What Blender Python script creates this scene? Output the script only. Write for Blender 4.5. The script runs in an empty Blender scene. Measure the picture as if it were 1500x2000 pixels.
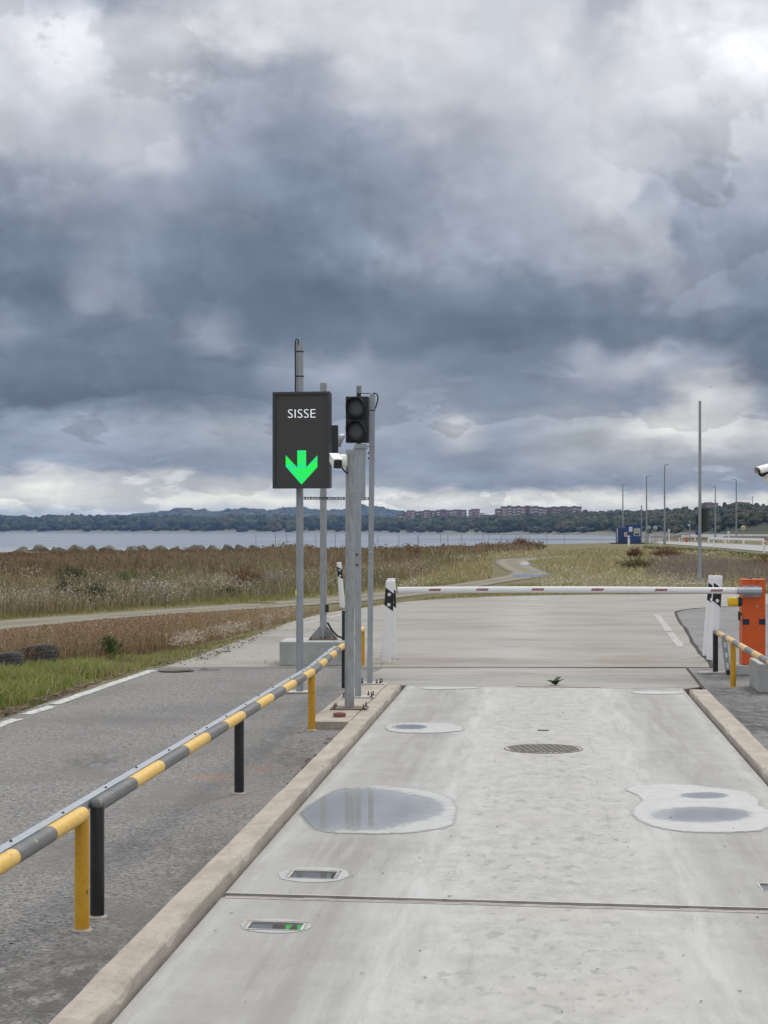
import bpy, bmesh, math, random
import numpy as np
from mathutils import Vector, Matrix

# ------------------------------------------------------------------ camera, sky, sun, exposure
SC = bpy.context.scene
COL = SC.collection
F, HZ, CX, EYE = 3755.0, 1033.0, 750.0, 1.70        # focal length and horizon of the 1500x2000 photograph, eye height
cam = bpy.data.cameras.new('camera')
cam.sensor_fit = 'VERTICAL'; cam.sensor_height = 24.0
cam.lens = 24.0 * F / 2000.0
cam.shift_y = (HZ - 1000.0) / 2000.0
cam.clip_start = 0.1; cam.clip_end = 30000.0
camo = bpy.data.objects.new('camera', cam); COL.objects.link(camo)
camo.location = (0, 0, EYE); camo.rotation_euler = (math.radians(90), 0, 0)
SC.camera = camo
SUN_EL, SUN_AZ = 46.0, 30.0                          # azimuth clockwise from the viewing direction
SKY_STRENGTH = 0.1
HAZE = 0.00006
sun = bpy.data.lights.new('sun', 'SUN'); sun.energy = 1.4; sun.angle = math.radians(18); sun.color = (1.0, 0.96, 0.9)
suno = bpy.data.objects.new('sun', sun); COL.objects.link(suno)
suno.rotation_euler = (math.radians(90 - SUN_EL), 0, math.radians(180 - SUN_AZ))
SC.view_settings.view_transform = 'Standard'; SC.view_settings.look = 'None'
SC.view_settings.exposure = 0.0; SC.view_settings.gamma = 1.0; SC.view_settings.use_curve_mapping = False
SC.cycles.use_denoising = True
SC.cycles.max_bounces = 6; SC.cycles.diffuse_bounces = 3; SC.cycles.glossy_bounces = 3
SC.cycles.volume_bounces = 1; SC.cycles.transparent_max_bounces = 8
SC.cycles.sample_clamp_indirect = 6.0

def lin(c):
    c = c / 255.0
    return c / 12.92 if c <= 0.04045 else ((c + 0.055) / 1.055) ** 2.4
def srgb(r, g, b): return (lin(r), lin(g), lin(b), 1.0)

class X:
    """a float or vector socket with operators, so that node maths reads as maths"""
    def __init__(s, nt, sock): s.nt, s.s = nt, sock
    def _m(s, op, *a, clamp=False):
        n = s.nt.nodes.new('ShaderNodeMath'); n.operation = op; n.use_clamp = clamp
        for i, v in enumerate((s,) + a):
            if isinstance(v, X): s.nt.links.new(v.s, n.inputs[i])
            else: n.inputs[i].default_value = v
        return X(s.nt, n.outputs[0])
    def __add__(s, o): return s._m('ADD', o)
    __radd__ = __add__
    def __sub__(s, o): return s._m('SUBTRACT', o)
    def __rsub__(s, o): return (s * -1.0) + o
    def __mul__(s, o): return s._m('MULTIPLY', o)
    __rmul__ = __mul__
    def __truediv__(s, o): return s._m('DIVIDE', o)
    def __pow__(s, o): return s._m('POWER', o)
    def max(s, o): return s._m('MAXIMUM', o)
    def min(s, o): return s._m('MINIMUM', o)
    def abs(s): return s._m('ABSOLUTE')
    def exp(s): return s._m('EXPONENT')
    def clamp(s): return s._m('ADD', 0.0, clamp=True)
    def step(s, a, b, lo=0.0, hi=1.0):
        n = s.nt.nodes.new('ShaderNodeMapRange'); n.interpolation_type = 'SMOOTHSTEP'
        s.nt.links.new(s.s, n.inputs[0])
        if a > b: a, b, lo, hi = b, a, hi, lo
        for i, v in zip((1, 2, 3, 4), (a, b, lo, hi)): n.inputs[i].default_value = v
        return X(s.nt, n.outputs[0])
def xyz(nt, v):
    n = nt.nodes.new('ShaderNodeSeparateXYZ'); nt.links.new(v.s, n.inputs[0])
    return [X(nt, o) for o in n.outputs]
def vec(nt, x, y, z):
    n = nt.nodes.new('ShaderNodeCombineXYZ')
    for i, v in enumerate((x, y, z)):
        if isinstance(v, X): nt.links.new(v.s, n.inputs[i])
        else: n.inputs[i].default_value = v
    return X(nt, n.outputs[0])
def noise(nt, v, scale, detail=4, rough=0.5, dist=0.0, typ=None, color=False):
    n = nt.nodes.new('ShaderNodeTexNoise')
    if typ: n.noise_type = typ
    n.inputs['Scale'].default_value = scale; n.inputs['Detail'].default_value = detail
    n.inputs['Roughness'].default_value = rough; n.inputs['Distortion'].default_value = dist
    if v is not None: nt.links.new(v.s, n.inputs['Vector'])
    return X(nt, n.outputs['Color' if color else 'Fac'])
def mix(nt, fac, a, b, mode='MIX'):
    n = nt.nodes.new('ShaderNodeMix'); n.data_type = 'RGBA'; n.blend_type = mode; n.clamp_factor = True
    for i, v in ((0, fac), (6, a), (7, b)):
        if isinstance(v, X): nt.links.new(v.s, n.inputs[i])
        elif i == 0: n.inputs[0].default_value = v
        else: n.inputs[i].default_value = tuple(v)[:3] + (1.0,)
    return X(nt, n.outputs[2])
def ramp(nt, fac, stops, interp='LINEAR'):
    n = nt.nodes.new('ShaderNodeValToRGB'); cr = n.color_ramp; cr.interpolation = interp
    while len(cr.elements) > 1: cr.elements.remove(cr.elements[-1])
    for k, (p, c) in enumerate(stops):
        e = cr.elements[0] if k == 0 else cr.elements.new(p)
        e.position = p; e.color = c
    nt.links.new(fac.s, n.inputs[0])
    return X(nt, n.outputs[0])

# ------------------------------------------------------------------ sky: broken storm cloud over a Nishita sky
def tint(v, warm=0.0):
    v = min(240, 150 + (v - 150) * 1.17 + 5)
    if v < 60: v = 60
    k = min(1.0, max(0.0, (225 - v) / 95.0))
    r, g, b = v - 11 * k, v - 1 * k, v + 14 * k
    if not warm: g, b = g + 1, b + 5
    r, g, b = r + 7 * warm, g + 4 * warm, b - 13 * warm
    return srgb(min(r, 252), min(g, 252), min(b, 252))
# broad light and dark of the cloud deck: rows of (elevation in photo pixels, [(azimuth in photo pixels, grey, warmth)])
ROWS = [
 (-400, 0, [(-200,205),(200,190),(500,212),(900,215),(1200,222),(1500,240),(1700,235)]),
 (-90, 0, [(-200,190),(50,178),(220,160),(400,185),(600,208),(900,208),(1080,190),(1180,185),(1300,235),(1500,243),(1700,235)]),
 (30, 0, [(-200,180),(0,178),(110,170),(210,150),(330,172),(450,196),(620,204),(800,206),(950,200),(1060,196),(1150,164),(1205,176),(1262,232),(1350,234),(1500,245),(1700,238)]),
 (110, 0, [(-200,190),(0,198),(150,206),(250,186),(350,206),(500,206),(650,200),(800,202),(950,197),(1060,205),(1150,186),(1240,216),(1350,226),(1500,238),(1700,230)]),
 (200, 0, [(-200,190),(0,196),(150,202),(280,190),(420,166),(560,160),(700,184),(850,194),(1000,195),(1150,200),(1300,208),(1450,214),(1700,210)]),
 (300, 0, [(-200,180),(0,186),(150,180),(300,182),(400,152),(550,140),(700,146),(850,164),(1000,176),(1100,190),(1170,196),(1230,186),(1350,184),(1450,190),(1700,190)]),
 (400, 0, [(-200,150),(0,150),(150,158),(300,152),(450,136),(600,130),(750,140),(900,156),(1050,170),(1180,192),(1225,190),(1260,164),(1350,160),(1450,165),(1700,165)]),
 (500, 0, [(-200,120),(0,126),(90,126),(200,140),(350,130),(500,120),(650,130),(750,146),(900,152),(1050,156),(1200,172),(1280,178),(1320,142),(1400,138),(1500,142),(1700,140)]),
 (600, 0, [(-200,112),(0,114),(90,108),(180,150),(250,140),(320,118),(450,110),(600,110),(750,116),(900,126),(1050,121),(1200,130),(1340,150),(1400,130),(1480,128),(1700,120)]),
 (665, 0, [(-200,130),(0,142),(100,118),(300,116),(390,146),(500,110),(640,118),(700,124),(850,110),(1000,108),(1150,114),(1300,120),(1450,104),(1700,104)]),
 (722, 0, [(-200,120),(0,124),(150,110),(300,110),(450,114),(520,140),(650,156),(760,138),(900,125),(1050,127),(1150,164),(1250,176),(1350,152),(1450,106),(1700,104)]),
 (785, .1, [(-200,108),(0,110),(150,104),(300,106),(450,116),(560,136),(700,146),(850,140),(1000,132),(1150,142),(1280,138),(1350,196),(1430,186),(1490,130),(1700,120)]),
 (845, .2, [(-200,138),(0,140),(150,146),(300,150),(450,152),(700,150),(820,148),(880,176),(960,150),(1150,162),(1310,208),(1400,198),(1490,190),(1700,180)]),
 (908, .1, [(-200,140),(0,140),(150,146),(300,142),(450,146),(700,144),(950,141),(1090,166),(1250,162),(1400,160),(1700,150)]),
 (946, .4, [(-200,186),(0,190),(200,202),(450,184),(700,162),(850,147),(1000,142),(1150,142),(1300,146),(1500,150),(1700,150)]),
 (982, .9, [(-200,208),(0,212),(100,224),(250,196),(400,214),(700,212),(850,226),(1000,203),(1200,222),(1350,226),(1450,212),(1700,212)]),
 (1012, .5, [(-200,176),(0,172),(150,178),(300,194),(500,200),(700,204),(850,208),(1000,210),(1200,205),(1450,206),(1700,206)]),
]
W = bpy.data.worlds.new('World'); SC.world = W; W.use_nodes = True
nt = W.node_tree
for n in list(nt.nodes): nt.nodes.remove(n)
sky = nt.nodes.new('ShaderNodeTexSky'); sky.sky_type = 'NISHITA'; sky.sun_disc = False
sky.sun_elevation = math.radians(SUN_EL); sky.sun_rotation = math.radians(SUN_AZ)
tc = nt.nodes.new('ShaderNodeTexCoord')
D = X(nt, tc.outputs['Generated'])
dx, dy, dz = xyz(nt, D)
az = dx._m('ARCTAN2', dy)
el = dz._m('ARCSINE')
pu = az * F + CX
pv = HZ - el * F
low = el.step(0.0, 0.16, 0.12, 1.0)                   # cloud shapes flatten towards the horizon
S3 = vec(nt, dx, dy, dz + (el + 0.025).max(0.002)._m('LOGARITHM', math.e) * 0.05)
w1 = xyz(nt, noise(nt, S3, 8.0, 2, .5, color=True))
w2 = xyz(nt, noise(nt, S3, 19.0, 3, .5, color=True))
w3 = xyz(nt, noise(nt, S3, 48.0, 6, .55, color=True))
def crease(c): return (c - .5).abs() * 2.0 - .22       # creased warp: cauliflower rims instead of soft wisps
wu = (w1[0] - .5) * 150.0 + crease(w2[0]) * 120.0 + (w3[0] - .5) * 48.0
wv = (w1[1] - .5) * 130.0 - crease(w2[1]) * 120.0 + (w3[1] - .5) * 48.0
S4 = vec(nt, dx * 0.55, dy * 0.55, dz * 1.6)
w4 = xyz(nt, noise(nt, S4, 60.0, 5, .58, color=True))  # small broken banks near the horizon
near_hz = el.step(0.13, 0.02)
qu = pu + wu * low.max(0.45) + (w4[0] - .5) * 90.0 * near_hz
qv = pv + wv * low + (w4[1] - .5) * 75.0 * near_hz
t = (qu + 200.0) / 1900.0
def stops(row, warm): return [((p + 200.0) / 1900.0, tint(v, warm * (1 if v > 150 else 0))) for p, v in row]
col = ramp(nt, t, stops(ROWS[0][2], ROWS[0][1]), 'EASE')
for (y0, _, _), (y1, wm, r) in zip(ROWS, ROWS[1:]):
    col = mix(nt, qv.step(y0, y1), col, ramp(nt, t, stops(r, wm), 'EASE'))
# billows: puffs with a lit side, and fine vapour
b1 = noise(nt, S3, 17.0, 6, .52, .2)
b2 = noise(nt, vec(nt, dx + 0.005, dy, dz + 0.007 + (el + 0.025).max(0.002)._m('LOGARITHM', math.e) * 0.05), 17.0, 6, .52, .2)
puff = (b1 - b2) * 1.5
fine = noise(nt, S3, 60.0, 6, .6)
patchy = noise(nt, S3, 6.0, 1, .5).step(.42, .62, .25, 1.0)
gain = ((b1 - .5) * 0.35 + puff * patchy + (fine - .5) * .16 * patchy) * low.max(0.4) + (w4[2] - .5) * .7 * near_hz
# overlapping banks: each brightens towards its upper rim and is cut off by the dark base of the next
bank = noise(nt, S3, 8.5, 7, .56, .25) + el * 1.9
saw = (bank * 4.2)._m('FRACT')
saw = saw * saw.step(1.0, .86)
bank2 = noise(nt, vec(nt, dx + 3.1, dy, dz), 17.0, 7, .56, .2) + el * 3.0
saw2 = (bank2 * 4.0)._m('FRACT')
saw2 = saw2 * saw2.step(1.0, .80)
sawmask = noise(nt, S3, 4.3, 1, .5).step(.40, .62, .22, 1.0)
gain = gain + ((saw - .40) * .36 + (saw2 - .40) * .22) * sawmask * low.max(.6)
bank3 = noise(nt, S4, 26.0, 6, .56, .2) + el * 7.0
saw3 = (bank3 * 3.2)._m('FRACT')
saw3 = saw3 * saw3.step(1.0, .86)
gain = gain + (saw3 - .38) * .42 * near_hz
gain = gain.exp()
sc_ = nt.nodes.new('ShaderNodeVectorMath'); sc_.operation = 'SCALE'
nt.links.new(col.s, sc_.inputs[0]); nt.links.new(gain.s, sc_.inputs['Scale'])
col = X(nt, sc_.outputs[0])
# away from the view the deck goes on as an even, gently mottled overcast that is thinner overhead
deck = noise(nt, S3, 3.0, 5, .55)
over = ramp(nt, (dz * 0.9 + (deck - .5) * .5).clamp(), [(0.0, (.34, .38, .45, 1)), (.25, (.62, .645, .69, 1)), (.6, (1.22, 1.235, 1.26, 1)), (1.0, (1.57, 1.58, 1.59, 1))], 'EASE')
inview = az.abs().step(0.40, 0.24) * el.step(0.36, 0.24)
col = mix(nt, inview, over, col)
sc2 = nt.nodes.new('ShaderNodeVectorMath'); sc2.operation = 'SCALE'; sc2.inputs['Scale'].default_value = 1.0 / SKY_STRENGTH
nt.links.new(col.s, sc2.inputs[0])
fin = mix(nt, 0.96, X(nt, sky.outputs[0]), X(nt, sc2.outputs[0]))
bg = nt.nodes.new('ShaderNodeBackground'); bg.inputs['Strength'].default_value = SKY_STRENGTH
nt.links.new(fin.s, bg.inputs['Color'])
wo = nt.nodes.new('ShaderNodeOutputWorld'); nt.links.new(bg.outputs[0], wo.inputs[0])

# ------------------------------------------------------------------ helpers
rng = random.Random(7)
NR = np.random.default_rng(11)
PI = math.pi
def G(px, py, z=0.0):
    """point of the plane at height z seen at a pixel of the photograph"""
    d = F * (EYE - z) / (py - HZ)
    return Vector(((px - CX) / F * d, d, z))
def at(px, py, d):
    return Vector(((px - CX) / F * d, d, EYE - (py - HZ) / F * d))
LANE = math.atan2(1061.0 - CX, F)                     # the lane runs a little to the right of the view
LX, LY = math.sin(LANE), math.cos(LANE)
def lane(v):
    """world point -> (across, along) lane coordinates"""
    return (v[0] * LY - v[1] * LX, v[0] * LX + v[1] * LY)
def LG(px, py, z=0.0): return lane(G(px, py, z))
def unlane(t, s, z=0.0): return Vector((t * LY + s * LX, -t * LX + s * LY, z))

def empty(name, loc=(0, 0, 0), rz=0.0):
    o = bpy.data.objects.new(name, None); COL.objects.link(o)
    o.location = loc; o.rotation_euler = (0, 0, rz); o.empty_display_size = 0.2
    return o
def thing(name, label, cat, loc=(0, 0, 0), rz=0.0, group=None):
    return tag(empty(name, loc, rz), label, cat, group)
def tag(o, label, cat, group=None):
    o['label'] = label; o['category'] = cat
    if group: o['group'] = group
    return o
def setting(o, kind='structure', label=None):
    o['kind'] = kind
    if label: o['label'] = label
    return o
def dup(root, loc, rz=None, label=None):
    """a copy of a thing with copies of its parts and sub-parts"""
    def cp(o, parent):
        c = o.copy(); COL.objects.link(c)
        if parent: c.parent = parent
        for ch in list(o.children): cp(ch, c)
        return c
    c = cp(root, None); c.location = loc
    if rz is not None: c.rotation_euler = (0, 0, rz)
    if label: c['label'] = label
    return c

class MB:
    """collects shapes into one mesh"""
    def __init__(s): s.bm = bmesh.new(); s.mi = 0
    def _f(s, vs, smooth=False):
        try: f = s.bm.faces.new(vs)
        except ValueError: return
        f.material_index = s.mi; f.smooth = smooth
    def box(s, c, size, bevel=0.0, rot=None):
        b = bmesh.new(); bmesh.ops.create_cube(b, size=1.0)
        bmesh.ops.scale(b, vec=size, verts=b.verts)
        if bevel: bmesh.ops.bevel(b, geom=list(b.edges), offset=bevel, segments=2, profile=.6, affect='EDGES')
        M = Matrix.Translation(c) @ (rot.to_4x4() if rot else Matrix())
        s.merge(b, M)
        return s
    def merge(s, b, M=Matrix(), smooth=False):
        m = {v: s.bm.verts.new(M @ v.co) for v in b.verts}
        for f in b.faces: s._f([m[v] for v in f.verts], smooth)
        b.free()
    def tube(s, pts, r, n=12, caps=True, smooth=True):
        pts = [Vector(p) for p in pts]
        rs = r if isinstance(r, (list, tuple)) else [r] * len(pts)
        rings = []; up = None
        for i, p in enumerate(pts):
            tn = (pts[min(i + 1, len(pts) - 1)] - pts[max(i - 1, 0)]).normalized()
            if up is None:
                up = Vector((0, 0, 1)) if abs(tn.z) < .9 else Vector((0, 1, 0))
            a = up.cross(tn)
            if a.length < 1e-6: a = Vector((1, 0, 0)).cross(tn)
            a.normalize(); b = tn.cross(a).normalized(); up = b
            rings.append([s.bm.verts.new(p + (a * math.cos(2*PI*k/n) + b * math.sin(2*PI*k/n)) * rs[i]) for k in range(n)])
        for r0, r1 in zip(rings, rings[1:]):
            for k in range(n): s._f([r0[k], r0[(k+1) % n], r1[(k+1) % n], r1[k]], smooth)
        if caps:
            for rg in (rings[0][::-1], rings[-1]): s._f([s.bm.verts.new(v.co) for v in rg])
        return s
    def lathe(s, prof, n=24, M=Matrix(), smooth=True):
        rings = []
        for r, z in prof:
            if r < 1e-6: rings.append([s.bm.verts.new(M @ Vector((0, 0, z)))])
            else: rings.append([s.bm.verts.new(M @ Vector((r*math.cos(2*PI*k/n), r*math.sin(2*PI*k/n), z))) for k in range(n)])
        for a, b in zip(rings, rings[1:]):
            for k in range(n):
                k2 = (k + 1) % n
                if len(a) == 1 and len(b) == 1: continue
                if len(a) == 1: s._f([a[0], b[k2], b[k]], smooth)
                elif len(b) == 1: s._f([a[k], a[k2], b[0]], smooth)
                else: s._f([a[k], a[k2], b[k2], b[k]], smooth)
        return s
    def prism(s, pts, z0, z1, M=Matrix()):
        lo = [s.bm.verts.new(M @ Vector((p[0], p[1], z0))) for p in pts]
        hi = [s.bm.verts.new(M @ Vector((p[0], p[1], z1))) for p in pts]
        n = len(pts)
        s._f(lo[::-1]); s._f(hi)
        for k in range(n): s._f([lo[k], lo[(k+1) % n], hi[(k+1) % n], hi[k]])
        return s
    def poly(s, pts):
        s._f([s.bm.verts.new(Vector(p)) for p in pts]); return s
    def sweep(s, secs, closed=True, smooth=False):
        rings = [[s.bm.verts.new(Vector(p)) for p in sec] for sec in secs]
        n = len(rings[0])
        for a, b in zip(rings, rings[1:]):
            for k in range(n if closed else n - 1): s._f([a[k], a[(k+1) % n], b[(k+1) % n], b[k]], smooth)
        if closed:
            for rg in (rings[0][::-1], rings[-1]): s._f([s.bm.verts.new(v.co) for v in rg] if smooth else rg)
        return s
    def ball(s, c, r, u=16, v=10, rot=None):
        b = bmesh.new(); bmesh.ops.create_uvsphere(b, u_segments=u, v_segments=v, radius=1.0)
        M = Matrix.Translation(c) @ (rot.to_4x4() if rot else Matrix()) @ Matrix.Diagonal((r[0], r[1], r[2], 1))
        s.merge(b, M, True); return s
    def build(s, name, mat, parent=None, loc=None, rz=None):
        bmesh.ops.recalc_face_normals(s.bm, faces=s.bm.faces)
        me = bpy.data.meshes.new(name); s.bm.to_mesh(me); s.bm.free()
        for m in (mat if isinstance(mat, (list, tuple)) else [mat]): me.materials.append(m)
        return link(name, me, parent, loc, rz)
def link(name, me, parent=None, loc=None, rz=None):
    o = bpy.data.objects.new(name, me); COL.objects.link(o)
    if parent: o.parent = parent
    if loc is not None: o.location = loc
    if rz is not None: o.rotation_euler = (0, 0, rz)
    return o
def tri_mesh(name, V, T, mat, cols=None, smooth=False, parent=None, attr=None):
    """triangles straight from numpy arrays"""
    me = bpy.data.meshes.new(name)
    V = np.asarray(V, np.float32); T = np.asarray(T, np.int32)
    me.vertices.add(len(V)); me.vertices.foreach_set('co', V.ravel())
    me.loops.add(T.size); me.loops.foreach_set('vertex_index', T.ravel())
    me.polygons.add(len(T)); me.polygons.foreach_set('loop_start', np.arange(0, T.size, 3, dtype=np.int32))
    if smooth: me.polygons.foreach_set('use_smooth', np.ones(len(T), bool))
    if cols is not None:
        a = me.color_attributes.new('tone', 'FLOAT_COLOR', 'POINT')
        c = np.ones((len(V), 4), np.float32); c[:, :3] = cols; a.data.foreach_set('color', c.ravel())
    for k, v in (attr or {}).items():
        a = me.attributes.new(k, 'FLOAT', 'POINT'); a.data.foreach_set('value', np.asarray(v, np.float32))
    me.update(); me.validate()
    me.materials.append(mat)
    return link(name, me, parent)

# value noise for numpy
_P = NR.random((64, 64))
def vnoise(x, y):
    x = np.asarray(x, float); y = np.asarray(y, float)
    i, j = np.floor(x).astype(int), np.floor(y).astype(int)
    u, v = x - i, y - j; u = u*u*(3-2*u); v = v*v*(3-2*v)
    g = lambda a, b: _P[a % 64, b % 64]
    return (g(i,j)*(1-u)+g(i+1,j)*u)*(1-v) + (g(i,j+1)*(1-u)+g(i+1,j+1)*u)*v
def fbm(x, y, o=4):
    s, a, t = 0, 1.0, 0
    for k in range(o):
        s = s + a * vnoise(np.asarray(x) * 2**k + 17.3*k, np.asarray(y) * 2**k + 5.1*k); t += a; a *= .5
    return s / t

# ------------------------------------------------------------------ materials
def new_mat(name):
    m = bpy.data.materials.new(name); m.use_nodes = True
    nt = m.node_tree; b = nt.nodes['Principled BSDF']
    return m, nt, b
def setin(nt, b, key, v):
    if isinstance(v, X): nt.links.new(v.s, b.inputs[key])
    else: b.inputs[key].default_value = v
def coords(nt, which='Object'):
    n = nt.nodes.new('ShaderNodeTexCoord'); return X(nt, n.outputs[which])
def bump(nt, b, h, strength=.3, dist=.01):
    n = nt.nodes.new('ShaderNodeBump'); n.inputs['Strength'].default_value = strength; n.inputs['Distance'].default_value = dist
    nt.links.new(h.s, n.inputs['Height']); nt.links.new(n.outputs[0], b.inputs['Normal'])
def scalev(nt, v, s):
    n = nt.nodes.new('ShaderNodeVectorMath'); n.operation = 'MULTIPLY'
    nt.links.new(v.s, n.inputs[0]); n.inputs[1].default_value = s
    return X(nt, n.outputs[0])
def pm(name, c1, c2=None, scale=6.0, rough=.6, metal=0.0, bmp=0.0, bscale=60.0, stretch=(1, 1, 1), spec=.5, dirt=None, dscale=3.0, dlo=.55, dhi=.72, emis=None):
    m, nt, b = new_mat(name)
    v = scalev(nt, coords(nt), stretch)
    c2 = c2 or tuple(x * .82 for x in c1)
    n1 = noise(nt, v, scale, 6, .6)
    col = mix(nt, n1.step(.34, .66), c1, c2)
    if dirt: col = mix(nt, noise(nt, v, dscale, 8, .65).step(dlo, dhi), col, dirt)
    setin(nt, b, 'Base Color', col)
    setin(nt, b, 'Roughness', (n1 - .5) * .25 + rough)
    b.inputs['Metallic'].default_value = metal; b.inputs['Specular IOR Level'].default_value = spec
    if bmp: bump(nt, b, noise(nt, v, bscale, 4, .6), bmp, .004)
    return m
def vis(*rgb): return srgb(*rgb)[:3]
M = {}
M['galv'] = pm('galvanised_steel', (.345,.38,.41), (.29,.32,.345), 14, .48, .35, .1, 90, (1,1,.25), dirt=(.30,.29,.27), dscale=5, dlo=.62, dhi=.85)
M['galv_old'] = pm('weathered_galvanised', (.345,.365,.38), (.265,.275,.28), 22, .55, .25, .25, 60, (1,1,.3), dirt=(.22,.205,.195), dscale=9, dlo=.52, dhi=.78)
M['alu'] = pm('aluminium_channel', (.42,.455,.49), (.36,.39,.425), 9, .4, .4, .05, 90)
M['plate'] = pm('painted_plate', (.50,.49,.47), (.40,.39,.37), 9, .6, .1, .2, 60, dirt=(.16,.10,.07), dscale=14, dlo=.56, dhi=.7)
M['rust'] = pm('rusty_plate', (.19,.135,.11), (.13,.085,.07), 16, .8, .1, .3, 60)
M['rust_bolt'] = pm('rusty_bolt', (.045,.028,.022), (.08,.045,.03), 30, .8, .2)
M['black_paint'] = pm('black_painted_tube', (.010,.011,.014), (.016,.017,.02), 8, .38, 0, .05, 80, dirt=(.13,.115,.09), dscale=22, dlo=.66, dhi=.70)
M['yellow_paint'] = pm('yellow_painted_tube', (.60,.325,.018), (.53,.275,.014), 7, .42, 0, .05, 80, dirt=(.14,.085,.03), dscale=26, dlo=.63, dhi=.68)
M['stripe_yellow'] = pm('yellow_stripe', (.68,.44,.10), (.62,.385,.07), 9, .48, 0, .04, 80, dirt=(.17,.14,.10), dscale=30, dlo=.62, dhi=.66)
M['stripe_grey'] = pm('grey_stripe', (.085,.088,.09), (.12,.12,.118), 9, .5, 0, .05, 80, dirt=(.42,.33,.16), dscale=34, dlo=.625, dhi=.66)
M['sun_yellow'] = pm('sun_bleached_stripe', (.62,.43,.20), (.55,.37,.17), 9, .6, 0, .05, 80)
M['sun_grey'] = pm('sun_bleached_grey', (.15,.15,.15), (.20,.195,.185), 9, .6, 0, .05, 80)
M['black_plastic'] = pm('black_plastic', (.012,.014,.019), (.017,.019,.024), 6, .45)
M['sign_body'] = pm('sign_frame_coating', (.045,.05,.058), (.038,.042,.05), 6, .5)
M['screen'] = pm('display_face', (.052,.050,.049), (.047,.046,.046), 160, .55, bmp=.05, bscale=300)
M['cable'] = pm('black_cable', (.010,.010,.012), None, 6, .5)
M['white_plastic'] = pm('white_plastic', (.78,.78,.78), (.74,.74,.745), 6, .4, dirt=(.62,.61,.58), dscale=5, dlo=.58, dhi=.8)
M['white_paint'] = pm('white_barrier_paint', (.80,.80,.80), (.77,.77,.775), 3, .38, dirt=(.66,.65,.62), dscale=8, dlo=.6, dhi=.85)
M['camera_white'] = pm('camera_housing', (.80,.80,.77), (.76,.76,.73), 6, .38)
M['glass_dark'] = pm('dark_glass', (.010,.010,.013), None, 6, .08)
M['black_film'] = pm('black_band', (.008,.009,.013), None, 6, .5)
M['orange'] = pm('orange_powder_coat', (.62,.095,.008), (.57,.082,.006), 5, .45, 0, .05, 150, dirt=(.36,.10,.04), dscale=9, dlo=.54, dhi=.80)
M['amber'] = pm('amber_lens', (.80,.50,.01), (.74,.42,.006), 10, .25)
M['navy'] = pm('dark_blue_reflector', (.012,.018,.05), None, 6, .3)
M['sticker'] = pm('red_sticker', (.24,.010,.018), None, 6, .5)
M['print_white'] = pm('white_print', (.72,.62,.63), None, 6, .5)
M['print_black'] = pm('black_print', (.03,.012,.01), None, 6, .6)
M['block'] = pm('cast_concrete_block', (.40,.405,.40), (.32,.325,.32), 3.5, .85, 0, .25, 70, dirt=(.50,.50,.49), dscale=5, dlo=.55, dhi=.8)
M['red_pipe'] = pm('terracotta_pipe', (.27,.105,.085), (.22,.085,.07), 9, .7)
M['green_paint'] = pm('dark_green_paint', (.008,.035,.028), None, 6, .4)
M['blue_metal'] = pm('blue_cabin_sheet', (.018,.055,.19), (.014,.045,.165), 2, .45)
M['blue_door'] = pm('blue_door_sheet', (.014,.04,.14), None, 2, .45)
M['paper'] = pm('white_notice', (.75,.75,.75), None, 4, .7)
M['window_pale'] = pm('pale_window', (.45,.47,.49), (.40,.42,.44), 3, .2)
M['rubber'] = pm('tyre_rubber', (.022,.023,.024), (.036,.036,.036), 8, .65, 0, .3, 60, dirt=(.08,.077,.07), dscale=6, dlo=.5, dhi=.75)
M['brick'] = pm('red_brick_facade', (.30,.175,.155), (.25,.145,.13), .05, .9)
M['brick_dark'] = pm('dark_brick_facade', (.22,.13,.115), None, .05, .9)
M['balcony'] = pm('pale_balcony', (.62,.60,.58), (.50,.49,.48), .2, .8)
M['far_steel'] = pm('lamp_post_steel', (.26,.28,.29), (.22,.24,.25), 3, .5, .2)
M['sign_back'] = pm('sign_back_steel', (.40,.40,.39), (.33,.33,.33), 3, .6, .2)
M['sign_cream'] = pm('cream_sign_face', (.62,.56,.32), None, 6, .6)
M['dark_green_box'] = pm('dark_green_box', (.032,.042,.038), (.026,.034,.03), 6, .55)
M['bird'] = pm('bird_feathers', (.02,.02,.022), None, 6, .8)
M['cardboard'] = pm('wet_cardboard', (.11,.09,.07), (.07,.06,.05), 9, .85)
M['road_paint'] = pm('worn_road_paint', (.56,.555,.53), (.46,.455,.43), 9, .75, 0, .2, 90, dirt=(.24,.232,.22), dscale=16, dlo=.46, dhi=.62)
M['faded_paint'] = pm('faded_road_paint', (.43,.425,.41), (.37,.365,.35), 9, .8, 0, .2, 90, dirt=(.27,.26,.24), dscale=12, dlo=.42, dhi=.60)
M['joint_steel'] = pm('joint_steel', (.36,.325,.30), (.22,.18,.155), 10, .6, .2, .1, 60, (1,4,1), dirt=(.12,.075,.05), dscale=6, dlo=.5, dhi=.72)
M['joint_seal'] = pm('joint_seal', (.012,.011,.010), (.03,.026,.022), 18, .9)
M['edge_steel'] = pm('edge_steel', (.56,.55,.53), (.46,.44,.42), 10, .55, .1)
M['manhole'] = pm('cast_iron_cover', (.235,.22,.195), (.17,.155,.135), 30, .7, .2, .2, 80)
def glow(name, c, e, bands=None):
    m, nt, b = new_mat(name)
    b.inputs['Base Color'].default_value = (.02, .02, .02, 1); b.inputs['Roughness'].default_value = .6
    if bands:
        v = scalev(nt, coords(nt), (1.5, 1, 14))
        setin(nt, b, 'Emission Color', mix(nt, noise(nt, v, 2.2, 3, .6).step(.40, .66), c, bands))
    else: b.inputs['Emission Color'].default_value = tuple(c) + (1,)
    b.inputs['Emission Strength'].default_value = e
    return m
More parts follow.
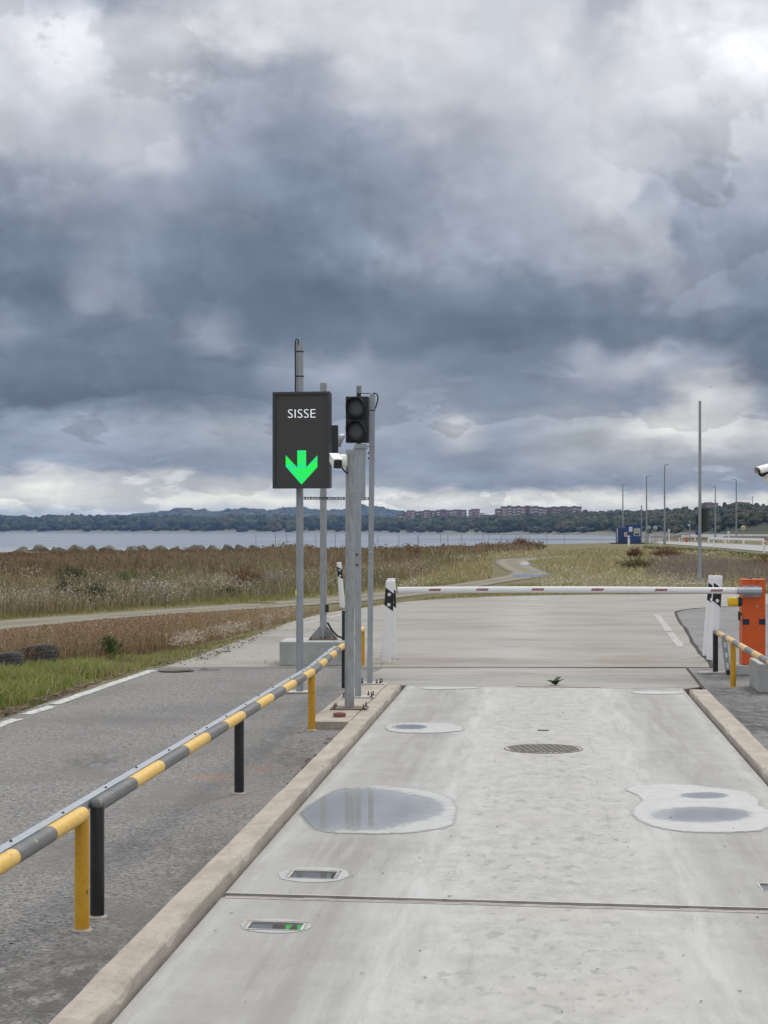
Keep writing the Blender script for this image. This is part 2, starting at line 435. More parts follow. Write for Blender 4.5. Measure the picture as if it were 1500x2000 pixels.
M['led_white'] = glow('led_white', (.86, .92, 1.0), 1.0)
M['led_green'] = glow('led_green', (.004, .92, .055), .95, (.004, .78, .30))
def lens_mat():
    m, nt, b = new_mat('signal_lens')
    v = coords(nt)
    n = nt.nodes.new('ShaderNodeTexVoronoi'); n.inputs['Scale'].default_value = 62; n.inputs['Randomness'].default_value = .0
    nt.links.new(v.s, n.inputs['Vector'])
    d = X(nt, n.outputs['Distance'])
    setin(nt, b, 'Base Color', mix(nt, d.step(.22, .34), (.22,.245,.255), (.115,.135,.145)))
    b.inputs['Roughness'].default_value = .32
    return m
M['lens'] = lens_mat()

def deck_mat():
    """weighbridge concrete: smooth wheel bands, pale streaks beside them, mottled middle, dark lens-shaped wet spots"""
    m, nt, b = new_mat('deck_concrete')
    v = coords(nt); x, y, z = xyz(nt, v)
    wob = (noise(nt, scalev(nt, v, (1, .25, 1)), 1.6, 4, .6) - .5) * .34
    xx = x + wob
    mid = xx.step(-.62, -.42) * xx.step(.66, .46)
    base = mix(nt, noise(nt, v, 3.0, 8, .68).step(.3, .7), (.345,.337,.321), (.282,.275,.262))
    midc = mix(nt, noise(nt, scalev(nt, v, (1, .55, 1)), 9.0, 7, .62).step(.32, .68), (.425,.418,.395), (.325,.319,.302))
    warm = noise(nt, v, 1.1, 3, .5).step(.48, .7)
    midc = mix(nt, warm * .5, midc, (.41,.39,.345))
    spots = (noise(nt, scalev(nt, v, (.8, .45, 1)), 15, 2, .5).step(.60, .66) + noise(nt, scalev(nt, v, (.8, .4, 1)), 30, 2, .5).step(.60, .68) * .7).min(1.0) * noise(nt, v, 1.3, 3, .5).step(.34, .56)
    midc = mix(nt, spots * .62, midc, (.20,.202,.20))
    col = mix(nt, mid, base, midc)
    streak = (((xx + .60) * 6.0).abs() * -1.0).exp() * 1.25 + (((xx - .66) * 5.5).abs() * -1.0).exp() * 1.15
    streak = streak + (((x + wob * .4).abs() - 1.42).abs() * -14.0).exp() * .9
    streak = streak * noise(nt, scalev(nt, v, (1.6, .16, 1)), 4.5, 7, .68).step(.28, .66)
    col = mix(nt, streak.clamp() * .62, col, (.55,.557,.545))
    grain = noise(nt, v, 130, 3, .7)
    col = mix(nt, grain.step(.40, .62) * .26, col, (.22,.218,.21))
    ruts = (((x + .98) * 4.2)._m('POWER', 2.0) * -1.0).exp() + (((x - 1.02) * 4.2)._m('POWER', 2.0) * -1.0).exp()
    ruts = ruts * noise(nt, scalev(nt, v, (3.0, .22, 1)), 3.0, 6, .65).step(.34, .66)
    col = mix(nt, ruts * .60, col, (.205,.198,.186))
    line = noise(nt, scalev(nt, v, (1, .03, 1)), 15, 4, .6).step(.58, .72) * noise(nt, scalev(nt, v, (1, .3, 1)), 1.7, 3, .5).step(.40, .62)
    col = mix(nt, line * .35, col, (.215,.208,.196))
    crk = noise(nt, scalev(nt, v, (1, .6, 1)), 1.9, 9, .72)
    col = mix(nt, (crk - .5).abs().step(.0045, .0) * noise(nt, v, .7, 2, .5).step(.5, .62) * .7, col, (.13,.125,.115))
    drip = noise(nt, v, 5.5, 2, .5).step(.735, .76)
    col = mix(nt, drip * .45, col, (.15,.14,.125))
    tx_, ty_ = LG(652, 1660)
    skid = ((((x - tx_) / .13)._m('POWER', 2.0) + ((y - ty_) / .42)._m('POWER', 2.0)) * -1.0).exp() * noise(nt, scalev(nt, v, (1, .02, 1)), 24, 2, .5).step(.42, .56)
    col = mix(nt, skid * .55, col, (.20,.195,.185))
    scale_stain = noise(nt, scalev(nt, v, (1.5, .5, 1)), 1.7, 6, .6).step(.62, .78)
    col = mix(nt, scale_stain * .3, col, (.49,.487,.475))
    setin(nt, b, 'Base Color', col)
    setin(nt, b, 'Roughness', .72 + (grain - .5) * .2)
    b.inputs['Specular IOR Level'].default_value = .35
    bump(nt, b, noise(nt, v, 45, 6, .65), .12, .004)
    return m
M['deck'] = deck_mat()
def brushed_mat(name, c1, c2, c3):
    """broom-finished road slab: fine streaks across the lane, brown dust and darker worn bands"""
    m, nt, b = new_mat(name)
    v = coords(nt); x, y, z = xyz(nt, v)
    br = noise(nt, scalev(nt, v, (.22, 2.6, 1)), 1.9, 8, .70)
    br2 = noise(nt, scalev(nt, v, (.35, .7, 1)), .9, 7, .66)
    col = mix(nt, br.step(.33, .67), c1, c2)
    col = mix(nt, br2.step(.44, .66) * .85, col, c3)
    tr = (((x + .35) * 1.6)._m('POWER', 2.0) * -1.0).exp() * noise(nt, v, .8, 4, .6).step(.35, .6)
    col = mix(nt, tr * .5, col, (.40,.393,.37))
    dust = noise(nt, v, .55, 5, .6).step(.50, .70) * y.step(31.0, 25.0)
    col = mix(nt, dust * .7, col, (.215,.178,.140))
    crack = noise(nt, scalev(nt, v, (1, 2.2, 1)), 1.3, 7, .7)
    col = mix(nt, (crack - .5).abs().step(.008, .0) * .5, col, (.14,.125,.105))
    gr = noise(nt, v, 90, 3, .7)
    col = mix(nt, gr.step(.42, .62) * .25, col, (.16,.152,.138))
    setin(nt, b, 'Base Color', col); b.inputs['Roughness'].default_value = .82; b.inputs['Specular IOR Level'].default_value = .35
    bump(nt, b, br, .25, .006)
    return m
M['road_slab'] = brushed_mat('broomed_road_concrete', (.315,.302,.274), (.275,.262,.235), (.215,.197,.170))
M['apron'] = brushed_mat('apron_concrete', (.335,.325,.305), (.265,.256,.238), (.19,.178,.16))
def asphalt_mat(name, c1, c2, c3, stains=()):
    m, nt, b = new_mat(name)
    g = nt.nodes.new('ShaderNodeNewGeometry'); v = X(nt, g.outputs['Position'])
    x, y, z = xyz(nt, v)
    vo = nt.nodes.new('ShaderNodeTexVoronoi'); vo.inputs['Scale'].default_value = 78; nt.links.new(v.s, vo.inputs['Vector'])
    cr, cg, cb = xyz(nt, X(nt, vo.outputs['Color']))
    col = mix(nt, cr.step(.1, .9), c1, c2)
    fn = noise(nt, v, 26, 6, .75)
    col = mix(nt, fn.step(.44, .62) * .7, col, c3)
    col = mix(nt, (cg - .93).step(0.0, .03) * .45, col, (.38,.37,.355))
    col = mix(nt, (cb - .86).step(0.0, .05) * .75, col, (.042,.041,.040))
    big = noise(nt, scalev(nt, v, (1, .6, 1)), 1.1, 6, .62)
    col = mix(nt, big.step(.43, .67) * .75, col, tuple(k * .62 for k in c1))
    col = mix(nt, noise(nt, v, .55, 4, .55).step(.50, .72) * .35, col, (.225,.215,.20))
    for sx, sy, rx, ry, c, a in stains:
        d = ((x - sx) / rx)._m('POWER', 2.0) + ((y - sy) / ry)._m('POWER', 2.0)
        blot = (d * -1.0).exp() * noise(nt, scalev(nt, v, (1, .5, 1)), 9, 6, .65).step(.36, .60)
        col = mix(nt, blot * a, col, c)
    setin(nt, b, 'Base Color', col); b.inputs['Roughness'].default_value = .85; b.inputs['Specular IOR Level'].default_value = .3
    bump(nt, b, fn + X(nt, vo.outputs['Distance']) * .8, .55, .008)
    return m
def st(px, py, rx, ry, c, a):
    p = G(px, py); return (p.x, p.y, rx, ry, c, a)
RUSTY = (.30,.165,.105)
M['asphalt'] = asphalt_mat('weathered_asphalt', (.225,.218,.209), (.098,.095,.092), (.285,.275,.262),
    [st(425, 1517, .17, .20, RUSTY, .85), st(515, 1500, .12, .16, RUSTY, .8), st(440, 1562, .20, .22, (.20,.15,.115), .8), st(185, 1485, .25, .5, (.06,.058,.056), .7), st(395, 1720, .22, 1.3, (.075,.071,.066), .6), st(170, 1890, .42, .8, (.07,.067,.063), .7), st(60, 1960, .5, .7, (.072,.069,.065), .7), st(560, 1480, .25, 1.4, (.08,.075,.07), .6), st(250, 1650, .5, .4, (.08,.077,.074), .5)])
M['asphalt_right'] = asphalt_mat('grey_asphalt', (.215,.212,.208), (.165,.163,.16), (.26,.255,.25),
    [st(1425, 1352, .40, .75, (.055,.054,.054), .95), st(1470, 1420, .30, 1.3, (.062,.06,.06), .95), st(1405, 1322, .4, .5, (.07,.068,.066), .8), st(1500, 1390, .5, 1.2, (.065,.064,.063), .9)])
def kerb_mat():
    m, nt, b = new_mat('weathered_kerb_concrete')
    v = coords(nt)
    n1 = noise(nt, scalev(nt, v, (1, .35, 1)), 7, 8, .68)
    col = mix(nt, n1.step(.34, .66), (.425,.383,.325), (.325,.288,.240))
    col = mix(nt, noise(nt, v, 3.2, 6, .6).step(.55, .75) * .6, col, (.49,.47,.43))
    streak = noise(nt, scalev(nt, v, (1, 1, .12)), 26, 5, .65)
    col = mix(nt, streak.step(.5, .75) * .45, col, (.23,.20,.17))
    pit = noise(nt, v, 70, 4, .7)
    col = mix(nt, pit.step(.60, .70) * .75, col, (.13,.115,.10))
    setin(nt, b, 'Base Color', col); b.inputs['Roughness'].default_value = .88; b.inputs['Specular IOR Level'].default_value = .3
    bump(nt, b, noise(nt, v, 38, 7, .7), .5, .012)
    return m
M['kerb'] = kerb_mat()
def puddle_mat(name='puddle_water', f1=(.42,.42,.41), f2=(.355,.354,.345)):
    """thin water: a grey, softly shining film at the rim, mirror water over wet concrete in the middle, both colours lightened for reflected sky"""
    m, nt, b = new_mat(name)
    a = nt.nodes.new('ShaderNodeAttribute'); a.attribute_name = 'wet'; w = X(nt, a.outputs['Fac'])
    v = coords(nt)
    n = noise(nt, scalev(nt, v, (1, .6, 1)), 16, 6, .68)
    w2 = w + (n - .5) * .22
    deep = w2.step(.30, .72)
    rim = w.step(.05, .0)
    col = mix(nt, noise(nt, v, 9, 6, .6).step(.3, .7), f1, f2)  # rim film: sky glare put into its pale colour
    col = mix(nt, rim * .55, col, (.20,.20,.196))
    col = mix(nt, w2.step(.26, .78), col, (.255,.256,.252))  # pool colour raised to imitate a bright sky reflection over the wet concrete
    setin(nt, b, 'Base Color', col)
    setin(nt, b, 'Roughness', w2.step(.34, .50, .46, .012))
    b.inputs['IOR'].default_value = 1.75
    ae = nt.nodes.new('ShaderNodeAttribute'); ae.attribute_name = 'edge'; e = X(nt, ae.outputs['Fac'])
    setin(nt, b, 'Alpha', (e + (noise(nt, v, 30, 5, .7) - .5) * .9).step(.05, .62))   # damp edge fading into the slab
    return m
M['puddle'] = puddle_mat()
M['pit_rim'] = puddle_mat('pit_rim_film', (.385,.38,.37), (.33,.325,.315))
def mirror_water():
    m, nt, b = new_mat('still_water')
    b.inputs['Base Color'].default_value = (.10, .10, .097, 1); b.inputs['Roughness'].default_value = .01; b.inputs['IOR'].default_value = 2.0
    return m
M['still'] = mirror_water()
def lake_mat():
    m, nt, b = new_mat('lake_water')
    g = nt.nodes.new('ShaderNodeNewGeometry'); v = X(nt, g.outputs['Position'])
    band = noise(nt, scalev(nt, v, (.0012, .006, 1)), 1.0, 4, .55)
    setin(nt, b, 'Base Color', (.22, .245, .265, 1))
    setin(nt, b, 'Roughness', band.step(.35, .62, .08, .24))
    b.inputs['IOR'].default_value = 1.33
    bump(nt, b, noise(nt, scalev(nt, v, (.35, .9, 1)), 1.0, 3, .5), .04, .2)
    return m
M['lake'] = lake_mat()
def tone_mat(name, rough=.85, trans=.0, var=.25):
    m, nt, b = new_mat(name)
    a = nt.nodes.new('ShaderNodeVertexColor'); a.layer_name = 'tone'
    setin(nt, b, 'Base Color', X(nt, a.outputs[0])); b.inputs['Roughness'].default_value = rough
    b.inputs['Specular IOR Level'].default_value = .2
    if trans:
        t = nt.nodes.new('ShaderNodeBsdfTranslucent'); nt.links.new(a.outputs[0], t.inputs[0])
        ms = nt.nodes.new('ShaderNodeMixShader'); ms.inputs[0].default_value = trans
        nt.links.new(b.outputs[0], ms.inputs[1]); nt.links.new(t.outputs[0], ms.inputs[2])
        out = nt.nodes['Material Output']; nt.links.new(ms.outputs[0], out.inputs[0])
    return m
M['blade'] = tone_mat('grass_blades', .8, .35)
M['far_leaf'] = tone_mat('far_foliage', .9)
def ground_mat():
    m, nt, b = new_mat('rough_grassland')
    g = nt.nodes.new('ShaderNodeNewGeometry'); v = X(nt, g.outputs['Position'])
    n1 = noise(nt, v, .12, 7, .62); n2 = noise(nt, v, 1.4, 7, .66); n3 = noise(nt, v, 9, 5, .65)
    col = mix(nt, n1.step(.38, .62), (.135,.125,.06), (.175,.145,.085))
    col = mix(nt, n2.step(.45, .68) * .7, col, (.10,.095,.045))
    col = mix(nt, n3.step(.48, .66) * .6, col, (.24,.205,.135))
    x, y, z = xyz(nt, v)
    rough_land = z.step(-2.6, -1.2)
    col = mix(nt, rough_land, (.30,.28,.235), col)
    far = y.step(270, 430)
    col = mix(nt, far, col, mix(nt, noise(nt, v, .01, 4, .6).step(.4, .6), (.04,.046,.026), (.065,.065,.038)))
    sand = far * z.step(.3, -1.2)
    col = mix(nt, sand, col, (.17,.16,.13))
    setin(nt, b, 'Base Color', col); b.inputs['Roughness'].default_value = .95; b.inputs['Specular IOR Level'].default_value = .1
    bump(nt, b, n3 + n2, .6, .05)
    return m
M['ground'] = ground_mat()
def dirt_mat():
    m, nt, b = new_mat('rutted_dirt_track')
    g = nt.nodes.new('ShaderNodeNewGeometry'); v = X(nt, g.outputs['Position'])
    a = nt.nodes.new('ShaderNodeAttribute'); a.attribute_name = 'across'; w = X(nt, a.outputs['Fac'])
    n2 = noise(nt, scalev(nt, v, (.6, 1, 1)), 1.1, 7, .65); n3 = noise(nt, v, 12, 5, .65)
    col = mix(nt, n2.step(.36, .66), (.190,.172,.128), (.128,.115,.080))
    rut = (((w - .27).abs()).step(.13, .03) + ((w - .72).abs()).step(.13, .03))
    col = mix(nt, rut * .45, col, (.235,.215,.17))
    midgrass = ((w - .5).abs()).step(.13, .02) * n2.step(.42, .6)
    col = mix(nt, midgrass * .8, col, (.13,.12,.062))
    col = mix(nt, n3.step(.5, .7) * .35, col, (.16,.15,.12))
    edge = (w - .5).abs().step(.38, .5)
    setin(nt, b, 'Base Color', mix(nt, edge * n3.step(.38, .52), col, (.17,.15,.085))); b.inputs['Roughness'].default_value = .92
    setin(nt, b, 'Alpha', ((w - .5).abs() * -1.0 + .5 + (n2 - .5) * .42).step(.02, .16))
    bump(nt, b, n2, .5, .05)
    return m
M['dirt'] = dirt_mat()
M['far_road'] = pm('pale_far_road', (.30,.295,.285), (.25,.245,.24), .25, .8)
M['rock'] = pm('shore_rock', (.125,.115,.09), (.075,.068,.052), 2.5, .9, 0, .6, 9, dirt=(.20,.19,.16), dscale=5, dlo=.55, dhi=.75)

# ------------------------------------------------------------------ terrain, lake, far shore
def px_of(az): return CX + F * np.tan(az)
def shore_near(px): return np.interp(px, [-3500, -200, 0, 500, 800, 1000, 1200, 1290, 1330, 1420, 5000], [140, 146, 150, 158, 185, 215, 245, 300, 620, 1000, 1000])
def shore_far(px): return np.interp(px, [-3500, 0, 500, 700, 1000, 1200, 1300, 1400, 1500, 5000], [2900, 2900, 2500, 2200, 1750, 1350, 1150, 1000, 900, 800])
SKYL_X = [-400, 0, 60, 130, 200, 330, 420, 470, 560, 700, 780, 860, 960, 1010, 1100, 1190, 1260, 1330, 1400, 1440, 1480, 1540, 1900]
SKYL_Y = [1012, 1009, 1011, 1006, 1008, 1009, 1011, 1007, 1010, 1009, 1014, 1012.5, 1008, 1005, 1004, 1000, 998, 995, 991.5, 993, 996, 995, 992]
FAR_X = [-400, 250, 330, 365, 420, 440, 470, 500, 530, 560, 600, 640, 700, 740, 790, 830, 1900]
FAR_Y = [1030, 1012, 1004, 999, 1007, 1003, 998, 999, 1003, 996, 998, 1003, 995, 996, 1005, 1014, 1030]
TREE = 12.0
def tree_h(px): return TREE * np.clip(shore_far(px) / 2400.0, .40, 1.0)
def hill_profile(px):
    d2 = shore_far(px); top = d2 + 650.0
    z = EYE + (HZ - np.interp(px, SKYL_X, SKYL_Y)) / F * top - tree_h(px) * .95
    return d2, top, np.maximum(z, 4.0)
def terrain_z(x, y):
    d = np.hypot(x, y); az = np.arctan2(x, y)
    front = np.abs(az) < 1.2
    px = np.where(front, px_of(np.clip(az, -1.2, 1.2)), np.where(x < 0, -3500.0, 5000.0))
    px = np.clip(px, -3500, 5000)
    z = -0.05 + (fbm(x * .35, y * .35, 3) - .5) * .022 * np.clip((d - 24) / 10, 0, 1)
    t = x * LY - y * LX; s = x * LX + y * LY
    pit = np.clip((3.0 - np.abs(t)) / .8, 0, 1) * np.clip((21.5 - s) / 1.0, 0, 1)
    z = z - .32 * pit
    n1 = shore_near(px); d2, top, zh = hill_profile(px)
    water = n1 < d2 - 1
    drop = np.clip((d - n1) / 7.0, 0, 1); rise = np.clip((d - (d2 - 40)) / 45.0, 0, 1)
    z = np.where(water, z - 4.2 * drop * (1 - rise) - 3.0 * drop * rise, z)
    up = np.clip((d - d2) / 650.0, 0, 1); up = up ** .7
    down = np.clip((d - top - 150) / 1200.0, 0, 1)
    z = z + (zh + 3.0) * up * (1 - .8 * down) * np.where(d > d2, 1, 0)
    zf = EYE + (HZ - np.interp(px, FAR_X, FAR_Y)) / F * 6000.0
    z = np.where(d > 4000, np.maximum(z, (zf - 5) * np.clip(1 - np.abs(d - 6000) / 1300.0, 0, 1)), z)
    return np.where(d > 8500, 0, z)
az_ = np.concatenate([np.linspace(-180, -17, 44)[:-1], np.linspace(-17, 17, 260), np.linspace(17, 180, 44)[1:-1]]) * PI / 180
rr_ = np.concatenate([np.linspace(.4, 24, 70), np.geomspace(24.6, 9000, 330)[1:]])
A_, R_ = np.meshgrid(az_, rr_)
tx, ty = R_ * np.sin(A_), R_ * np.cos(A_)
tz = terrain_z(tx, ty)
nr, na = tx.shape
ii, jj = np.meshgrid(np.arange(nr - 1), np.arange(na), indexing='ij'); j2 = (jj + 1) % na
q = [ii * na + jj, ii * na + j2, (ii + 1) * na + j2, (ii + 1) * na + jj]
q = [k.ravel() for k in q]
TT = np.concatenate([np.stack([q[0], q[3], q[2]], 1), np.stack([q[0], q[2], q[1]], 1)])
cen = len(tx.ravel())
VV = np.concatenate([np.stack([tx.ravel(), ty.ravel(), tz.ravel()], 1), [[0, 0, -.38]]])
fan = np.stack([np.full(na, cen), np.arange(na), (np.arange(na) + 1) % na], 1)[:, ::1]
setting(tri_mesh('ground', VV, np.concatenate([TT, fan]), M['ground'], smooth=True))
mb = MB(); W0 = -3.0
mb.poly([(-9000, 100, W0), (4000, 100, W0), (4000, 7000, W0), (-9000, 7000, W0)])
setting(mb.build('lake_water', M['lake']))

# ------------------------------------------------------------------ roads and slabs
def sheet(name, pts, thick, mat, obj_rz=None, kind='structure'):
    """a slab whose top outline is given as world points"""
    mb = MB()
    if obj_rz is None: pp = [(p[0], p[1]) for p in pts]
    else: pp = [lane(p) for p in pts]
    z = pts[0][2]
    mb.prism(pp, z - thick, z)
    o = mb.build(name, mat)
    if obj_rz is not None: o.rotation_euler = (0, 0, -LANE)
    return setting(o, kind)
Z_AS = -.004
eA, eB = G(0, 1409, Z_AS), G(298, 1305.5, Z_AS)
dirv = (eB - eA).normalized(); back = eA - dirv * 26
ko = lambda s: unlane(-1.652, s, Z_AS)
left_edge = [back + (eB - back) * (k / 40.0) for k in range(41)]
left_edge = [p + Vector(((vnoise(k * .9, 3.3) - .5) * .14 - .05, 0, 0)) for k, p in enumerate(left_edge)]
sheet('asphalt_road', [unlane(-1.652, -6, Z_AS)] + [Vector((p.x, p.y, Z_AS)) for p in left_edge] + [G(300, 1305, Z_AS), G(500, 1303.5, Z_AS), G(706, 1303, Z_AS), G(745, 1303, Z_AS), unlane(-1.652, 20.9, Z_AS)], .12, M['asphalt'])
RB = [G(1342, 1304, Z_AS), G(1394, 1303, Z_AS), G(1372, 1276, Z_AS), G(1345, 1240, Z_AS), G(1320, 1195, Z_AS), G(1345, 1190, Z_AS), G(1400, 1186, Z_AS), G(1500, 1182, Z_AS), G(1750, 1178, Z_AS)]
sheet('asphalt_yard', [unlane(1.70, -6, Z_AS), unlane(1.70, 20.3, Z_AS), G(1372, 1341, Z_AS)] + RB + [G(1900, 1400, Z_AS), Vector((9, 2, Z_AS)), Vector((9, -6, Z_AS))], .12, M['asphalt_right'])
road_px = [(310,1304.5),(367,1288),(440,1262),(500,1240),(578,1211),(640,1197),(712,1186.5),(800,1174.5),(900,1168),(1000,1164.5),(1150,1161.5),(1300,1160.5),(1500,1160),(1760,1160),
           (1750,1176),(1500,1181),(1400,1185),(1344,1189),(1317,1194.5),(1342.5,1240.5),(1369.5,1276.5),(1391,1303.0)]
far_edge = []
for k, (a, b_) in enumerate(zip(road_px, road_px[1:])):
    far_edge.append(G(*a))
    if k < 12:
        for q_ in (.25, .5, .75):
            p = G(a[0] + (b_[0]-a[0])*q_, a[1] + (b_[1]-a[1])*q_)
            far_edge.append(p + Vector((0, (vnoise(k * 3.1 + q_ * 9, 1.0) - .5) * .5, 0)))
far_edge.append(G(*road_px[-1]))
road = sheet('concrete_road', far_edge, .14, M['road_slab'], True)
sheet('concrete_apron', [G(748, 1304.6), G(1340, 1305.2), G(1369, 1341.5), G(1339, 1345.5), G(1000, 1341.5), G(790, 1338.6), G(706, 1333.5), G(722, 1318)], .14, M['apron'], True)
mb = MB(); mb.sweep([[Vector(p) + Vector((0, e, .001)) for e in (-.022, .022)] for p in (G(300, 1303.8), G(560, 1303.2), G(748, 1303), G(1050, 1302.6), G(1392, 1303.6))], closed=False)
setting(mb.build('road_joint', M['joint_seal']))
mb = MB()
crackp = [(1392,1303),(1371,1276),(1359,1262),(1344,1240),(1331,1219),(1318.5,1195),(1331,1191.5),(1345,1189.3),(1372,1187),(1400,1185.4),(1450,1183)]
cp = []
for a, b_ in zip(crackp, crackp[1:]):
    for q_ in (0, .33, .66):
        p = G(a[0] + (b_[0]-a[0])*q_, a[1] + (b_[1]-a[1])*q_); cp.append(p + Vector(((rng.random()-.5)*.05, (rng.random()-.5)*.1, 0)))
mb.sweep([[p + Vector((-.02 - .02 * rng.random(), -.02, .003)), p + Vector((.02 + .02 * rng.random(), .02, .003))] for p in cp], closed=False)
mb.sweep([[Vector(p) + Vector((-.018, 0, .003)), Vector(p) + Vector((.018, 0, .003))] for p in (G(1341, 1304.5), G(1352, 1318), G(1371, 1342), unlane(1.70, 20.3), unlane(1.70, 14), unlane(1.70, 5))], closed=False)
setting(mb.build('pavement_crack', M['joint_seal']))

# weighbridge deck: two slabs on a skewed grid, with sensor pits cut through, a steel joint between
SKEW = -.062
def dk(px, py):
    t, s = LG(px, py); return t, s - SKEW * t
def slab(name, y0, y1, holes, parent=None):
    xs = sorted({-1.478, 1.478} | {h[k] for h in holes for k in (0, 1)} | set(np.arange(-1.2, 1.3, .3)))
    ys = sorted({y0, y1} | {h[k] for h in holes for k in (2, 3)} | set(np.arange(math.ceil(y0) + .5, y1 - .2, .5)))
    inside = lambda x, y: any(h[0] < x < h[1] and h[2] < y < h[3] for h in holes)
    mb = MB(); vt = {}
    def vv(x, y, z):
        k = (round(x, 5), round(y, 5), z)
        if k not in vt: vt[k] = mb.bm.verts.new((x, y + SKEW * x, z))
        return vt[k]
    for x0, x1 in zip(xs, xs[1:]):
        for a, b_ in zip(ys, ys[1:]):
            if not inside((x0 + x1) / 2, (a + b_) / 2): mb._f([vv(x0, a, 0.), vv(x1, a, 0.), vv(x1, b_, 0.), vv(x0, b_, 0.)])
    def wall(x0, a, x1, b_, dep): mb._f([vv(x0, a, 0.), vv(x1, b_, 0.), vv(x1, b_, -dep), vv(x0, a, -dep)])
    for h in holes:
        c = [(h[0], h[2]), (h[1], h[2]), (h[1], h[3]), (h[0], h[3])]
        for (p, r) in zip(c, c[1:] + c[:1]): wall(p[0], p[1], r[0], r[1], .09)
        mb._f([vv(p[0], p[1], -.09) for p in c])
    c = [(-1.478, y0), (1.478, y0), (1.478, y1), (-1.478, y1)]
    for (p, r) in zip(c, c[1:] + c[:1]): wall(p[0], p[1], r[0], r[1], .30)
    o = mb.build(name, M['deck']); o.rotation_euler = (0, 0, -LANE)
    return setting(o)
def hole(px0, px1, yt, yb):
    """sensor pit from its pixel box"""
    c = (px0 + px1) / 2; t, s = dk(c, (yt + yb) / 2)
    d = G(c, (yt + yb) / 2).y; w = (px1 - px0) / F * d / 2
    s0, s1 = dk(c, yb)[1], dk(c, yt)[1]
    return (t - w, t + w, s0, s1)
H1, H2, H3 = hole(569.5, 656, 1701.5, 1715.5), hole(487, 591, 1801.5, 1816), hole(1487, 1575, 1727, 1741)
SJ = dk(970, 1764)[1]; SE = dk(1065, 1342)[1]
slab('deck_slab', SJ + .054, SE, [H1, H3]); slab('deck_slab', -.5, SJ - .054, [H2])
for h in (H1, H2, H3):
    x0, x1, y0, y1 = h; mb = MB(); g_ = .002
    mb.poly([(x0 + g_, y0 + g_ + SKEW * x0, -.004), (x1 - g_, y0 + g_ + SKEW * x1, -.004), (x1 - g_, y1 - g_ + SKEW * x1, -.004), (x0 + g_, y1 - g_ + SKEW * x0, -.004)])
    o = mb.build('pit_water', M['still']); o.rotation_euler = (0, 0, -LANE); setting(o)
    mb = MB(); e = .012                                  # steel angle round the pit
    for a, b_ in (((x0, y0), (x1, y0)), ((x1, y0), (x1, y1)), ((x1, y1), (x0, y1)), ((x0, y1), (x0, y0))):
        n_ = 10
        for k in range(n_):
            p = [a[i] + (b_[i] - a[i]) * k / n_ for i in (0, 1)]; r = [a[i] + (b_[i] - a[i]) * (k + 1) / n_ for i in (0, 1)]
            cxp, cyp = (x0 + x1) / 2, (y0 + y1) / 2
            out = lambda q_, f_: (q_[0] + math.copysign(f_, q_[0] - cxp) * (abs(abs(q_[0] - cxp) - (x1 - x0) / 2) < 1e-6), q_[1] + math.copysign(f_, q_[1] - cyp) * (abs(abs(q_[1] - cyp) - (y1 - y0) / 2) < 1e-6))
            w_ = e * (.15 + .75 * rng.random())
            p2, r2 = out(p, w_), out(r, w_)
            mb.poly([(*[p[0], p[1] + SKEW * p[0]], .003), (r[0], r[1] + SKEW * r[0], .003), (r2[0], r2[1] + SKEW * r2[0], .003), (p2[0], p2[1] + SKEW * p2[0], .003)])
    o = mb.build('pit_frame', M['edge_steel']); o.rotation_euler = (0, 0, -LANE); setting(o)
mb = MB()
for k in range(24):
    x0, x1 = -1.47 + k * .1225, -1.47 + (k + 1) * .1225 + .0005
    jz = (rng.random() - .5) * .003
    mb.prism([(x0, SJ - .021 + SKEW * x0), (x1, SJ - .021 + SKEW * x1), (x1, SJ + .017 + SKEW * x1), (x0, SJ + .017 + SKEW * x0)], -.2, -.003 + jz)
o = mb.build('expansion_joint', M['joint_steel']); o.rotation_euler = (0, 0, -LANE); setting(o)
mb = MB()
for sgn in (1, -1):
    a, b_ = SJ + sgn * .0545, SJ + sgn * .063
    mb.poly([(-1.477, a + SKEW * -1.477, .003), (1.477, a + SKEW * 1.477, .003), (1.477, b_ + SKEW * 1.477, .003), (-1.477, b_ + SKEW * -1.477, .003)])
a, b_ = SE - .05, SE - .002
mb.poly([(-1.4, a + SKEW * -1.4, .003), (-.3, a + SKEW * -.3, .003), (-.3, b_ + SKEW * -.3, .003), (-1.4, b_ + SKEW * -1.4, .003)])
mb.poly([(.62, a + SKEW * .62, .003), (1.477, a + SKEW * 1.477, .003), (1.477, b_ + SKEW * 1.477, .003), (.62, b_ + SKEW * .62, .003)])
o = mb.build('edge_strip', M['edge_steel']); o.rotation_euler = (0, 0, -LANE); setting(o)
mb = MB()
mb.poly([(-.29, SE - .04 + SKEW * -.29, .0035), (.61, SE - .04 + SKEW * .61, .0035), (.61, SE + .03 + SKEW * .61, .0035), (-.29, SE + .03 + SKEW * -.29, .0035)])
o = mb.build('rusty_joint', pm('rust_stained_joint', (.30,.20,.13), (.22,.14,.09), 9, .85)); o.rotation_euler = (0, 0, -LANE); setting(o)

